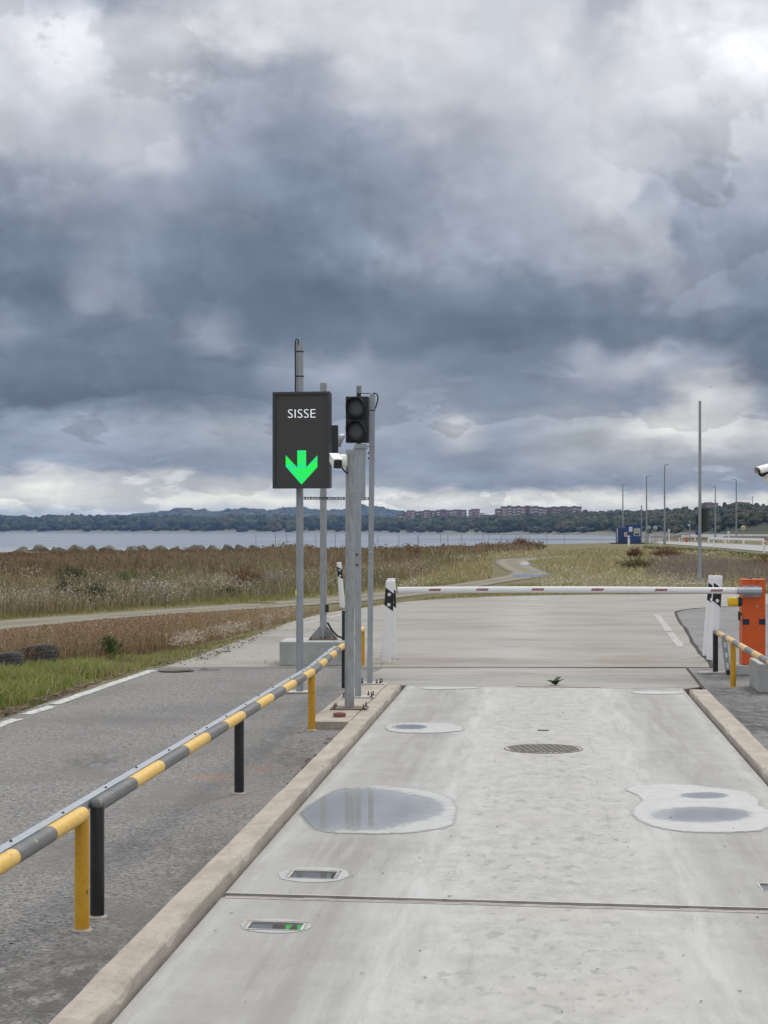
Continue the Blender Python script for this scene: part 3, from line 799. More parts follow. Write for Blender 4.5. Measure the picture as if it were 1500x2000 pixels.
# kerbs with a chipped inner edge
def kerb(name, side, s0, s1, w, top, label):
    secs = []; n = int((s1 - s0) / .045)
    for k in range(n + 1):
        s = s0 + (s1 - s0) * k / n
        c = .003 + .040 * max(0, fbm(s * 3.4, side * 4 + 9, 4) - .52) * 2.2 + .003 * rng.random()
        z = top + (fbm(s * .8, 2.0, 3) - .5) * .010
        inn = 1.497 + (fbm(s * 1.4, 8.0, 3) - .5) * .012
        secs.append([(side * (inn + w), s, -.30), (side * (inn + w), s, z - .012), (side * (inn + w - .012), s, z), (side * (inn + c * 1.2), s, z + .001), (side * (inn + .3 * c), s, z - c * .8), (side * inn, s, z - c * 1.7), (side * (inn - .002), s, -.30)])
    mb = MB(); mb.sweep(secs)
    o = mb.build(name, M['kerb']); o.rotation_euler = (0, 0, -LANE)
    return setting(o, 'structure', label)
kerb('kerb', -1, -1.0, LG(787, 1337, .06)[1], .152, .060, 'worn beige concrete kerb along the left of the lane')
kerb('kerb', 1, -1.0, LG(1338, 1347, .05)[1], .185, .050, 'worn beige concrete kerb along the right of the lane')
PZ = .062
pl = [LG(*p, PZ) for p in ((603,1409.5),(640,1409.5),(682,1409.5))] + [(-1.648, LG(690,1404,PZ)[1]), (-1.648, LG(787, 1336, PZ)[1])] + [LG(*p, PZ) for p in ((760,1333.5),(706,1334.5),(692,1343),(674,1352),(648,1372),(618,1396))]
mb = MB(); mb.prism(pl, -.30, PZ)
bmesh.ops.bevel(mb.bm, geom=[e for e in mb.bm.edges if all(v.co.z > 0 for v in e.verts)], offset=.008, segments=2, affect='EDGES')
o = mb.build('concrete_plinth', M['kerb']); o.rotation_euler = (0, 0, -LANE); setting(o)

# painted lines
def paint(pts_px, w, name='road_marking', z=.004, mat='road_paint'):
    mb = MB()
    for a, b_ in pts_px:
        pa, pb = G(*a, z), G(*b_, z); n_ = max(2, int((pb - pa).length / .12))
        d_ = (pb - pa).normalized(); s_ = Vector((d_.y, -d_.x, 0))
        secs = []
        for k in range(n_ + 1):
            p = pa + (pb - pa) * (k / n_)
            j1, j2 = (rng.random() - .5) * .022, (rng.random() - .5) * .022
            secs.append([p - s_ * (w / 2 + j1), p + s_ * (w / 2 + j2)])
        mb.sweep(secs, closed=False)
    return setting(mb.build(name, M[mat]))
paint([((-60,1438),(33,1403.5)), ((52,1395),(102,1378.5)), ((107,1375),(200,1342)), ((201,1341.6),(298,1309))], .115, z=0.0)
paint([((1282.5,1200),(1306.4,1232.5)), ((1308,1234.6),(1330,1263))], .125, mat='faded_paint')
paint([((592,1218),(640,1207)), ((642,1206.5),(668,1199.5))], .10, mat='faded_paint')

# puddles: outline in photo pixels, 'wet' grows towards the pools
def puddle(outline, pools, label, z=.004, rings=14, mat='puddle'):
    P = []
    n = len(outline)
    for k in range(n):                                   # closed Catmull-Rom outline
        p0, p1, p2, p3 = [outline[(k + j) % n] for j in (-1, 0, 1, 2)]
        for t in (0, .25, .5, .75):
            P.append(tuple(.5 * ((2*p1[i]) + (-p0[i]+p2[i])*t + (2*p0[i]-5*p1[i]+4*p2[i]-p3[i])*t*t + (-p0[i]+3*p1[i]-3*p2[i]+p3[i])*t**3) for i in (0, 1)))
    c = (sum(p[0] for p in P) / len(P), sum(p[1] for p in P) / len(P))
    V, Wt, T, Ed = [], [], [], []
    m = len(P)
    P = [(p[0] + (vnoise(k * .7, p[0] * .05) - .5) * 4.0 + (vnoise(k * 1.9, 3.0) - .5) * 2.0, p[1] + (vnoise(k * .8, 9.0) - .5) * .9) for k, p in enumerate(P)]
    for r in range(rings + 1):
        f = 1 - (r / rings) * .98
        for p in P:
            q_ = (c[0] + (p[0]-c[0]) * f, c[1] + (p[1]-c[1]) * f)
            V.append(G(*q_, z))
            best = 0
            for (ex, ey, erx, ery) in pools:
                d = math.hypot((q_[0]-ex)/erx, (q_[1]-ey)/ery); best = max(best, 1.0 - .5 * d)
            Wt.append(.03 if r == 0 else max(.06, best)); Ed.append(min(1.0, r / 2.2))
    for r in range(rings):
        for k in range(m):
            a, b_, cc, d = r*m+k, r*m+(k+1)%m, (r+1)*m+(k+1)%m, (r+1)*m+k
            T += [(a, b_, cc), (a, cc, d)]
    V.append(G(*c, z)); Wt.append(max(.06, Wt[-1])); Ed.append(1.0); ci = len(V) - 1
    T += [(rings*m+k, rings*m+(k+1)%m, ci) for k in range(m)]
    T = [(a, c_, b_) for a, b_, c_ in T]
    V = np.array([tuple(v) for v in V])
    v0, v1, v2 = V[T[0][0]], V[T[0][1]], V[T[0][2]]
    if np.cross(v1 - v0, v2 - v0)[2] < 0: T = [(a, c_, b_) for a, b_, c_ in T]
    o = tri_mesh('puddle', V, T, M[mat], attr={'wet': Wt, 'edge': Ed}, smooth=True)
    return setting(o, 'structure', label)
puddle([(580,1590),(596,1573),(627,1553),(664,1536),(719,1531),(785,1535),(840,1542),(880,1553),(899,1573),(897,1603),(877,1617),(822,1626),(767,1630),(693,1630),(635,1627),(605,1618),(590,1606)],
       [(700,1580,112,36),(640,1588,58,30),(745,1578,105,27)], 'largest puddle on the lane, mirroring the grey poles')
puddle([(1214,1540),(1236,1531),(1320,1528),(1400,1536),(1460,1544),(1488,1560),(1492,1574),(1516,1586),(1526,1605),(1500,1621),(1472,1626),(1380,1628),(1300,1622),(1252,1608),(1228,1590),(1236,1573),(1249,1563),(1236,1550)],
       [(1375,1553.5,42,5.5),(1370,1591,84,13)], 'double-lobed puddle by the right kerb')
puddle([(750,1421),(765,1413),(820,1410.5),(880,1413),(912,1422),(890,1429),(820,1432),(765,1429)], [(800,1419.5,30,4.2)], 'small oval puddle near the manhole')
puddle([(822,1344),(835,1341),(880,1340.5),(940,1341.5),(925,1344.5),(870,1346),(840,1346.5)], [], 'thin pale puddle at the left end of the deck')
puddle([(1232,1352),(1250,1349.5),(1300,1350),(1340,1352),(1318,1355),(1260,1355.5)], [], 'thin pale puddle at the right end of the deck')
def ring_puddle(h, ox, oy, label):
    """wet rim round a sensor pit"""
    cx_, cy_ = (h[0] + h[1]) / 2, (h[2] + h[3]) / 2; n_ = 44; V, Wt, T, Ed = [], [], [], []
    hx, hy = (h[1] - h[0]) / 2 + .02, (h[3] - h[2]) / 2 + .02
    for k in range(n_):
        a = 2 * PI * k / n_; ca, sa = math.cos(a), math.sin(a)
        f = min(hx / max(abs(ca), 1e-6), hy / max(abs(sa), 1e-6))
        inn = (ca * f, sa * f); out = (ca * (hx + ox) * (.95 + .1 * vnoise(k * .5, 2)), sa * (hy + oy))
        for r in range(5):
            q_ = r / 4.0; x = cx_ + out[0] + (inn[0] - out[0]) * q_; y = cy_ + out[1] + (inn[1] - out[1]) * q_
            V.append((x, y + SKEW * x, .002)); Wt.append(.03 if r == 0 else .12); Ed.append(r / 1.5)
    for k in range(n_):
        for r in range(4):
            a, b_ = k * 5 + r, ((k + 1) % n_) * 5 + r
            T += [(a, b_, b_ + 1), (a, b_ + 1, a + 1)]
    o = tri_mesh('puddle', V, T, M['pit_rim'], attr={'wet': Wt, 'edge': Ed}); o.rotation_euler = (0, 0, -LANE); setting(o, 'structure', label)
ring_puddle(H1, .055, .11, 'wet rim round the farther sensor pit')
ring_puddle(H2, .022, .06, 'wet rim round the nearer sensor pit')

# dirt track, its puddles, far road
def band(name, lower, upper, mat, z):
    n_ = 60; V, T, ac = [], [], []
    def lerp(pl_, t):
        f = t * (len(pl_) - 1); i = min(int(f), len(pl_) - 2); f -= i
        return (pl_[i][0] + (pl_[i+1][0]-pl_[i][0])*f, pl_[i][1] + (pl_[i+1][1]-pl_[i][1])*f)
    m_ = 9
    for k in range(n_ + 1):
        a, b_ = G(*lerp(lower, k / n_), z), G(*lerp(upper, k / n_), z)
        for j in range(m_):
            p = a + (b_ - a) * (j / (m_ - 1))
            V.append((p.x, p.y, z)); ac.append(j / (m_ - 1))
    for k in range(n_):
        for j in range(m_ - 1):
            a = k * m_ + j; T += [(a, a + m_, a + m_ + 1), (a, a + m_ + 1, a + 1)]
    return setting(tri_mesh(name, V, T, M[mat], attr={'across': ac}))
TZ = -.034
TRACK_LO = [(-460,1300),(0,1232),(100,1222),(200,1212),(300,1204),(400,1197),(500,1190.5),(600,1184),(700,1177),(800,1167),(880,1157),(940,1146),(1000,1136),(1050,1129),(1088,1122),(1062,1112),(1040,1101),(1040,1095),(1100,1089)]
TRACK_HI = [(-460,1254),(0,1210),(100,1203),(200,1197),(300,1190),(400,1183),(500,1176.5),(600,1168.5),(700,1159),(800,1149),(870,1141),(925,1134),(955,1129),(985,1122),(990,1117),(975,1110),(958,1099),(962,1092),(1080,1087)]
band('dirt_track', TRACK_LO, TRACK_HI, 'dirt', TZ)
def flat_puddle(cx_, cy_, rx, ry, label, z):
    mb = MB(); mb.poly([G(cx_ + math.cos(2*PI*k/22) * rx * (.75 + .5 * vnoise(k * .6, cx_)), cy_ + math.sin(2*PI*k/22) * ry * (.75 + .5 * vnoise(k * .6, cx_)), z) for k in range(22)])
    setting(mb.build('puddle', M['still']), 'structure', label)
for (a, b_, c, d, l) in ((1026,1098.2,8,1.0,'far bright puddle on the dirt track'),(1026,1101.4,11,1.1,'second far puddle on the dirt track'),(1045,1115,10,.9,'small puddle at the bend of the track'),(1030,1124.5,34,2.6,'wide puddle across the dirt track'),(1075,1123,13,1.3,'puddle at the right side of the track'),(512,1177.6,30,1.0,'long thin puddle in the track rut'),(668,1172.5,12,.7,'thin puddle beside the leaning marker post')):
    flat_puddle(a, b_, c, d, l, TZ + .004)
mb = MB(); mb.prism([(p.x, p.y) for p in (G(1276,1061.0), G(1330,1064.5), G(1400,1069.5), G(1500,1078), G(1700,1096), G(1900,1090), G(1700,1074), G(1500,1066), G(1420,1062), G(1340,1059), G(1290,1057.5))], -.2, .03)
setting(mb.build('far_road', M['far_road']))

# ------------------------------------------------------------------ striped tube railings
R_T = .0325
def railing(label, p0, p1, posts, stripes, first, h0=.488, h1=.488, mats=('stripe_yellow', 'stripe_grey'), post_mats=('yellow_paint', 'black_paint'), group='striped tube railings'):
    """a tube from p0 to p1 on posts at given fractions; stripes = list of fractions where the colour changes"""
    p0, p1 = Vector((p0[0], p0[1], 0)), Vector((p1[0], p1[1], 0))
    t = thing('railing', label, 'railing', p0, 0, group)
    dv = p1 - p0; L_ = dv.length; u = dv / L_
    pos = lambda f: dv * f + Vector((0, 0, h0 + (h1 - h0) * f))
    mb = MB(); k = first
    cuts = [0] + list(stripes) + [1]
    for a, b_ in zip(cuts, cuts[1:]):
        mb.mi = k; k = 1 - k
        n_ = max(2, int((b_ - a) * L_ / .12))
        e0 = [pos(a + (b_ - a) * j / n_) for j in range(n_ + 1)]
        mb.tube(e0, R_T, 18, caps=False)
    for f in (0, 1):
        mb.mi = first if f == 0 else 1 - k
        mb.ball(pos(f), (R_T, R_T, R_T), 18, 10)
    mb.build('rail', [M[mats[0]], M[mats[1]]], t)
    for f, c in posts:
        mb = MB(); b0 = dv * f; top = pos(f)
        mb.tube([b0 + Vector((0, 0, -.02)), b0 + Vector((0, 0, .1)), Vector((b0.x, b0.y, top.z - .004))], R_T * .97, 18)
        mb.build('post', M[post_mats[c]], t)
        mb = MB()                                        # crumbled setting collar
        mb.lathe([(R_T * .9, .006), (R_T + .005 + .004 * rng.random(), .004), (R_T + .014, -.003)], 14, Matrix.Translation((b0.x, b0.y, 0)))
        mb.build('collar', M['kerb'], t)
    return t
def on_line(d, x0=-1.282, y0=8.16, k=.0828): return (x0 + k * (d - y0), d)
def fr(ds, a, b_): return [(d - a) / (b_ - a) for d in ds]
A0, A1 = 4.05, 8.16
railing('nearest striped railing on the left, ending in a yellow post', on_line(A0), on_line(A1), [(1, 0), (0.03, 1)], fr([4.55, 5.1, 5.85, 6.5, 7.09, 7.63], A0, A1), 0)
B0, B1 = 8.44, 16.26
railing('long striped railing on the left with black posts and a yellow far post', on_line(B0), on_line(B1), [(0, 1), (fr([12.38], B0, B1)[0], 1), (1, 0)], fr([9.14, 9.80, 10.48, 11.14, 11.79, 12.46, 13.12, 13.78, 14.42, 15.05, 15.68], B0, B1), 1)
C0, C1 = (-.600, 16.34), (-.27, 23.9)
tC = railing('farthest striped railing on the left, running behind the grey poles', C0, C1, [(.545, 1), (1, 0)], [k / 12.0 for k in range(1, 12)], 1, .488, .455, post_mats=('yellow_paint', 'black_paint'))
D0 = G(1399, 1315); D1 = on_line(16.6, 3.90, 22.6, .0775)
D0 = (3.905, 22.65)
railing('striped railing at the right edge beside the orange barrier', D0, D1, [(0, 1), (.33, 0), (1, 1)], [.075, .185, .245, .36, .46, .56, .66, .76, .86, .94], 1, .49, .485, ('sun_yellow', 'sun_grey'), ('yellow_paint', 'black_paint'))
t = thing('foot_plate', 'small pale concrete pad under the right black railing post', 'foot plate', (D0[0], D0[1], 0)); mb = MB(); mb.box((.0, -.04, .008), (.42, .14, .02), .004); mb.build('pad', M['block'], t)

# galvanised cable channel fixed behind the left railings
t = thing('cable_channel', 'pale galvanised cable channel bolted behind the left railings', 'cable duct')
def chan(p0, p1, z0, z1, off=.056):
    p0, p1 = Vector((p0[0], p0[1], 0)), Vector((p1[0], p1[1], 0)); u = (p1 - p0).normalized(); s = Vector((u.y, -u.x, 0))
    n_ = 12; secs = []
    for k in range(n_ + 1):
        c = p0 + (p1 - p0) * (k / n_) - s * off + Vector((0, 0, z0 + (z1 - z0) * k / n_ + .002 * (rng.random() - .5)))
        w, h = .022, .020
        secs.append([c + s * w + Vector((0, 0, -h)), c + s * w + Vector((0, 0, h)), c - s * w + Vector((0, 0, h)), c - s * w + Vector((0, 0, -h))])
    mb = MB(); mb.sweep(secs); mb.build('channel', M['alu'], t)
    L_ = (p1 - p0).length; k = 0.3
    while k < L_:
        c = p0 + u * k - s * (off + rng.choice((-.008, .008))) + Vector((0, 0, z0 + (z1 - z0) * k / L_ + .022))
        mb = MB(); mb.lathe([(.007, -.006), (.007, .001), (.004, .003), (.004, .005), (0, .005)], 8, Matrix.Translation(c)); mb.build('bolt', M['rust_bolt'], t)
        k += .62 + .25 * rng.random()
chan(on_line(4.05), on_line(11.15), .492, .492); chan(on_line(11.16), on_line(16.3), .492, .492); chan((C0[0] + .004, C0[1]), (-.447, 19.8), .492, .474)

# ------------------------------------------------------------------ poles on the left
def square_tube(mb, x, y, z0, z1, w, bev=.006): mb.box((x, y, (z0 + z1) / 2), (w, w, z1 - z0), bev)
def anchor(mb, x, y, z, h=.03):
    mb.lathe([(.013, 0), (.013, .010), (.006, .010), (.006, h), (0, h)], 8, Matrix.Translation((x, y, z)))
def bolts(root, spots, z, h=.026, mat='rust_bolt'):
    for x, y in spots:
        mb = MB(); anchor(mb, x, y, z, h * (.7 + .6 * rng.random())); mb.build('bolt', M[mat], root)

# lane sign on a round pole
p1 = G(585.5, 1352); SC1 = F / p1.y
zz = lambda py, d: EYE - (py - HZ) / F * d
sign = thing('lane_sign', 'round grey pole carrying a black display with a green down arrow', 'sign', p1)
mb = MB(); ztop = zz(669, p1.y); mb.tube([(0, 0, 0), (0, 0, 1.2), (0, 0, ztop)], .0375, 20); mb.build('pole', M['galv'], sign)
mb = MB(); mb.box((0, 0, .006), (.26, .26, .012), .002); mb.build('base_plate', M['plate'], sign)
mb = MB(); zc = ztop
mb.tube([(-.012, -.03, zc - .03), (-.012, -.03, zc + .02), (-.022, -.032, zc + .036), (-.040, -.034, zc + .026), (-.046, -.034, zc - .03), (-.044, -.034, zc - .25), (-.044, -.034, zc - .55)], .0075, 8); mb.build('cable', M['cable'], sign)
for zb in (zz(687, p1.y), zz(735, p1.y)):
    mb = MB(); mb.lathe([(.0385, -.006), (.041, -.006), (.041, .006), (.0385, .006)], 20, Matrix.Translation((0, 0, zb))); mb.box((.040, -.01, zb), (.012, .012, .01)); mb.build('strap', M['cable'], sign)
mb = MB(); mb.box((-.038, -.010, zz(1158, p1.y)), (.016, .03, .05), .002); mb.build('tape', pm('yellow_tape', (.75,.80,.12), None, 5, .5), sign)
SW, SH, SD, SA = .606, 1.0, .115, math.radians(-11)
zc = zz(861, p1.y)
sb = empty('sign_box', (at(592, 861, p1.y).x - p1.x, -.10, zc), SA); sb.parent = sign
fw = .030
mb = MB(); mb.box((0, .0, 0), (SW - .012, SD, SH - .012), .006); mb.build('housing', M['sign_body'], sb)
mb = MB()
for sx in (-1, 1): mb.box((sx * (SW / 2 - fw / 2), -SD / 2 - .008, 0), (fw, .030, SH), .004)
for sz in (-1, 1): mb.box((0, -SD / 2 - .0085, sz * (SH / 2 - fw / 2)), (SW - fw * 2 + .002, .029, fw), .004)
mb.build('frame', M['sign_body'], sb)
mb = MB(); mb.box((0, -SD / 2 - .004, 0), (SW - fw * 2, .008, SH - fw * 2)); mb.build('screen', M['screen'], sb)
YF = -SD / 2 - .0105
def text_mesh(txt, size, mat, parent, loc, rot, name='lettering', squash=1.0, ext=.001, off=0.0):
    cu = bpy.data.curves.new(name, 'FONT'); cu.body = txt; cu.size = size; cu.align_x = 'CENTER'; cu.align_y = 'CENTER'; cu.extrude = ext; cu.offset = off; cu.resolution_u = 3
    o = bpy.data.objects.new(name, cu); COL.objects.link(o)
    bpy.context.view_layer.update()
    me = bpy.data.meshes.new_from_object(o.evaluated_get(bpy.context.evaluated_depsgraph_get()))
    bpy.data.objects.remove(o); me.materials.clear(); me.materials.append(mat)
    r = link(name, me, parent, loc); r.rotation_euler = rot; r.scale = (squash, 1, 1)
    return r
tl = text_mesh('SISSE', .131, M['led_white'], sb, (.005, YF + .001, (861 - 810.5) / SC1), (PI / 2, 0, 0), squash=1.10, off=-.0021)
k = 1 / SC1; ca = 1 / math.cos(SA)
arrow = [(584.8, 881), (602, 881), (602, 914), (624, 891), (624, 913.5), (593, 947), (562.2, 912), (562.2, 890), (584.8, 914)]
mb = MB(); mb.prism([((x - 592.4) * k * ca, (861 - y) * k) for x, y in arrow], 0, .002, Matrix.Translation((0, YF + .002, 0)) @ Matrix.Rotation(PI / 2, 4, 'X')); mb.build('arrow', M['led_green'], sb)
for sz in (-.3, .3):
    mb = MB(); mb.box((0, SD / 2 + .012, sz), (.16, .024, .05), .003); mb.build('bracket', M['galv'], sb)

# concrete block and the square mast on it
def conc_block(label, x, y, sx, sy, sz, rz, z0=0.0):
    t = thing('concrete_block', label, 'concrete block', (x, y, z0), rz, 'cast concrete foundation blocks')
    mb = MB(); mb.box((0, 0, sz / 2), (sx, sy, sz), .012); mb.build('block', M['block'], t); return t
b0 = G(548, 1300.5); bw = .80
conc_block('pale concrete block under the braced square mast', b0.x + bw / 2, b0.y + .47, bw, .92, .298, -LANE * .4)
m0 = at(631.5, 1243, b0.y + .50); ZB = .298
mast = thing('signal_mast', 'braced square galvanised mast on the concrete block', 'mast', (m0.x, m0.y, ZB))
mw = 12.8 / F * m0.y; mh = zz(748, m0.y) - ZB
mb = MB(); square_tube(mb, 0, 0, .02, mh, mw); mb.build('post', M['galv_old'], mast)
mb = MB(); mb.box((0, 0, .022), (mw + .006, mw + .006, .02)); mb.build('weld', M['rust'], mast)
for a in range(4):
    Rm = Matrix.Rotation(a * PI / 2 + .0, 4, 'Z'); mb = MB()
    mb.prism([(mw / 2, .015), (mw / 2 + .125, .015), (mw / 2 + .125, .03), (mw / 2 + .01, .165), (mw / 2, .165)], -.004, .004, Rm @ Matrix.Rotation(PI / 2, 4, 'X')); mb.build('gusset', M['galv_old'], mast)
mb = MB(); mb.box((0, 0, .008), (.36, .36, .016), .003); mb.build('base_plate', M['rust'], mast)
bolts(mast, [(.15, -.15), (-.15, -.15), (.15, .15), (-.15, .15)], .016)
mb = MB(); mb.box((mw / 2 + .006, -.03, zz(1188, m0.y) - ZB), (.045, .05, .095), .008); mb.build('junction_box', M['black_plastic'], mast)
mb = MB(); mb.tube([(mw / 2 + .01, -.03, .22), (.11, -.04, .12), (.18, -.06, .05), (.26, -.10, .016), (.33, -.2, .014)], .013, 8); mb.build('cable', M['cable'], mast)
mb = MB(); mb.tube([(-.27, -.1, .0), (-.262, -.1, .06)], .006, 6); mb.build('lifting_bar', M['rust_bolt'], mast)
# signal facing away to the right
sg = empty('side_signal', (at(656, 858, m0.y).x - m0.x, -.05, zz(870, m0.y) - ZB)); sg.parent = mast
mb = MB(); mb.box((-.012, 0, 0), (.085, .22, .50), .008); mb.build('housing', M['black_plastic'], sg)
for z_ in (.12, -.16):
    mb = MB(); mb.box((-.09, .02, z_), (.10, .05, .03), .003); mb.build('bracket', M['black_plastic'], sg)
def visor(mb, r, ln, th, M_, n=26):
    """hood round a lens, long above and cut away below; opens along -y"""
    ro, ri = [], []
    rings = []
    for rad in (r, r - th):
        a_, b_ = [], []
        for q_ in range(n):
            an = 2 * PI * q_ / n; c, s = math.cos(an), math.sin(an)
            l_ = ln * (.42 + .58 * max(0, min(1, .5 + .75 * s)))
            a_.append(mb.bm.verts.new(M_ @ Vector((rad * c, 0, rad * s)))); b_.append(mb.bm.verts.new(M_ @ Vector((rad * c, -l_, rad * s))))
        rings.append((a_, b_))
    (a0, b0_), (a1, b1) = rings
    for q_ in range(n):
        w = (q_ + 1) % n
        mb._f([a0[q_], a0[w], b0_[w], b0_[q_]], True); mb._f([a1[q_], b1[q_], b1[w], a1[w]], True); mb._f([b0_[q_], b0_[w], b1[w], b1[q_]])
mb = MB(); visor(mb, .085, .085, .004, Matrix.Translation((.03, 0, .06)) @ Matrix.Rotation(PI / 2, 4, 'Z')); mb.build('visor', M['galv'], sg)
mb = MB(); mb.lathe([(.08, 0), (.07, .02), (0, .03)], 20, Matrix.Translation((.031, 0, .06)) @ Matrix.Rotation(PI / 2, 4, 'Y')); mb.build('lens', M['lens'], sg)

# front round pole
ZP = PZ
p3 = G(682.5, 1384, ZP); d3 = p3.y; top3 = zz(879, d3)
cp_ = thing('camera_pole', 'thick round galvanised pole in front, bolted to a rusty plate', 'pole', p3)
mb = MB(); mb.tube([(0, 0, .01), (0.004, 0, 1.2 - ZP), (.012, 0, top3 - ZP)], .0442, 24); mb.build('pole', M['galv_old'], cp_)
mb = MB(); mb.box((0, .0, .006), (.335, .30, .011), .002, Matrix.Rotation(-.06, 3, 'Z')); mb.build('base_plate', M['rust'], cp_)
bolts(cp_, [(-.135, -.11), (.13, -.12), (.15, .105), (-.125, .12)], .011, .035)
for k_, dz_ in enumerate((.05, .105, .16)):
    mb = MB(); mb.lathe([(.0446, -.003), (.0462, 0), (.0446, .003)], 24, Matrix.Translation((.012, 0, top3 - ZP - dz_ * .75))); mb.build('weld_band', M['galv_old'], cp_)
# security camera
cam_d = d3 - .03
cc = thing('security_camera', 'white bullet security camera fixed on the thick round pole', 'camera', (at(677, 905, d3).x, d3 - .01, zz(903, d3)))
s_ = d3 / F; cc.scale = (.87, .87, .87)
mb = MB(); mb.lathe([(.0, -.052), (.045, -.052), (.066, -.035), (.070, 0), (.066, .04), (.045, .052), (0, .052)], 24, Matrix.Translation((-.042, -.035, .015)) @ Matrix.Rotation(PI / 2, 4, 'Y') @ Matrix.Rotation(.25, 4, 'X')); mb.build('mount', M['camera_white'], cc)
mb = MB(); mb.box((-.004, -.02, .035), (.04, .06, .10), .004); mb.build('wall_plate', M['galv'], cc)
Rc = Matrix.Rotation(math.radians(13), 3, 'Z') @ Matrix.Rotation(math.radians(17), 3, 'X')
body = MB(); bc = Vector((-.112, -.10, .008))
for_ = lambda v: bc + Rc @ Vector(v)
secs = []
for yy, sc_, dz_ in ((.13, .80, 0), (.11, .96, 0), (-.10, 1, 0), (-.118, .97, 0)):
    w, h = .046 * sc_, .049 * sc_; c_ = .012
    secs.append([for_((x, yy, z + dz_)) for x, z in ((-w + c_, -h), (w - c_, -h), (w, -h + c_), (w, h - c_), (w - c_, h), (-w + c_, h), (-w, h - c_), (-w, -h + c_))])
body.sweep(secs); body.build('body', M['camera_white'], cc)
mb = MB(); mb.box(for_((0, -.0, .0525)), (.098, .245, .006), .003, Rc); mb.build('sun_shield', M['camera_white'], cc)
mb = MB(); secs = []
for yy, sc_ in ((-.117, .96), (-.126, .94), (-.130, .86)):
    w, h = .046 * sc_, .047 * sc_; c_ = .012
    secs.append([for_((x, yy, z)) for x, z in ((-w + c_, -h), (w - c_, -h), (w, -h + c_), (w, h - c_), (w - c_, h), (-w + c_, h), (-w, h - c_), (-w, -h + c_))])
mb.sweep(secs); mb.build('front_glass', M['glass_dark'], cc)
mb = MB(); mb.lathe([(.024, 0), (.024, .004), (.016, .006), (0, .005)], 18, Matrix.Translation(for_((0, -.130, .004))) @ Rc.to_4x4() @ Matrix.Rotation(PI / 2, 4, 'X')); mb.build('lens', M['black_plastic'], cc)
mb = MB(); mb.tube([for_((0, .09, -.03)), Vector((-.07, -.04, -.05))], .016, 10); mb.build('arm', M['camera_white'], cc)
mb = MB(); mb.tube([(-.055, -.045, -.035), (-.04, -.05, -.07), (-.015, -.045, -.10), (.012, -.035, -.115)], .009, 8); mb.build('cable', M['cable'], cc)
mb = MB(); mb.poly([for_((x, y, .0562)) for x, y in ((-.012, -.10), (.012, -.10), (.012, -.094), (-.012, -.094))]); mb.poly([for_((x, y, .0562)) for x, y in ((-.005, -.088), (.005, -.088), (0, -.078))]); mb.build('printed_mark', M['sign_back'], cc)

# square post behind it with a narrow steel cabinet
p4 = G(699.5, 1362, ZP); d4 = p4.y
ep = thing('cabinet_post', 'square grey post just behind the thick pole, with a narrow cabinet', 'post', p4)
w4_ = 12.0 / F * d4
mb = MB(); square_tube(mb, 0, 0, .01, zz(958, d4) - ZP, w4_); mb.build('post', M['galv'], ep)
mb = MB(); mb.box((0, 0, .007), (.325, .25, .013), .002); mb.build('base_plate', M['plate'], ep)
bolts(ep, [(-.14, -.09), (.13, -.10), (.145, .06), (.10, .09), (-.13, .10)], .013, .036)
mb = MB()
zt, zb = zz(876, d4) - ZP, zz(977, d4) - ZP
mb.box((.012, .05, (zt + zb) / 2), (.118, .10, zt - zb), .004); mb.build('cabinet', M['galv'], ep)
mb = MB(); mb.prism([(-.056, 0), (.080, 0), (.070, .045), (-.04, .045)], -.06, .06, Matrix.Translation((.012, .05, zt)) @ Matrix.Rotation(PI / 2, 4, 'X')); mb.build('cabinet_roof', M['galv'], ep)
mb = MB(); h_ = zt - zb; mb.box((.068, .062, zb + h_ * .56), (.006, .09, h_ * .92), .002, Matrix.Rotation(math.radians(1.2), 3, 'Y')); mb.build('door', M['galv_old'], ep)
for zq in (1083, 1103):
    mb = MB(); mb.lathe([(.011, 0), (.011, .012), (0, .012)], 8, Matrix.Translation((-.012, -w4_ / 2, zz(zq, d4) - ZP)) @ Matrix.Rotation(PI / 2, 4, 'X')); mb.build('bolt', M['rust_bolt'], ep)

# square post carrying the traffic light
p5 = G(722, 1336, ZP); d5 = p5.y
tp = thing('signal_post', 'rearmost square grey post holding the two-lamp traffic light', 'post', p5)
w5 = 10.6 / F * d5; h5 = zz(770, d5) - ZP
mb = MB()
mb.sweep([[(x + sx * w5 / 2, sy * w5 / 2, z) for sx, sy in ((-1, -1), (1, -1), (1, 1), (-1, 1))] for x, z in ((0, .01), (.012, h5 * .4), (.030, h5))]); mb.build('post', M['galv'], tp)
mb = MB(); mb.box((.02, 0, .007), (.26, .22, .013), .002); mb.build('base_plate', M['plate'], tp)
bolts(tp, [(.075, -.06), (.11, -.05), (.13, .06), (-.08, -.07), (-.08, .08)], .013, .045)
for zq in (1079, 1097):
    mb = MB(); mb.lathe([(.014, 0), (.014, .010), (.008, .014), (0, .014)], 10, Matrix.Translation((.008, -w5 / 2, zz(zq, d5) - ZP)) @ Matrix.Rotation(PI / 2, 4, 'X')); mb.build('bolt', M['plate'], tp)
for zq in (885, 895):
    mb = MB(); mb.lathe([(.010, 0), (.010, .014), (0, .014)], 8, Matrix.Translation((.024 - w5 / 2, -.01, zz(zq, d5) - ZP)) @ Matrix.Rotation(-PI / 2, 4, 'Y')); mb.build('bolt', M['rust_bolt'], tp)
mb = MB(); mb.tube([(.03, 0, h5 - .03), (.034, 0, h5 + .005), (.052, -.005, h5 + .012), (.075, -.01, h5 + .004), (.088, -.012, h5 - .03), (.084, -.012, h5 - .07), (.066, -.01, h5 - .13), (.050, -.008, h5 - .165)], .0075, 8); mb.build('cable', M['cable'], tp)
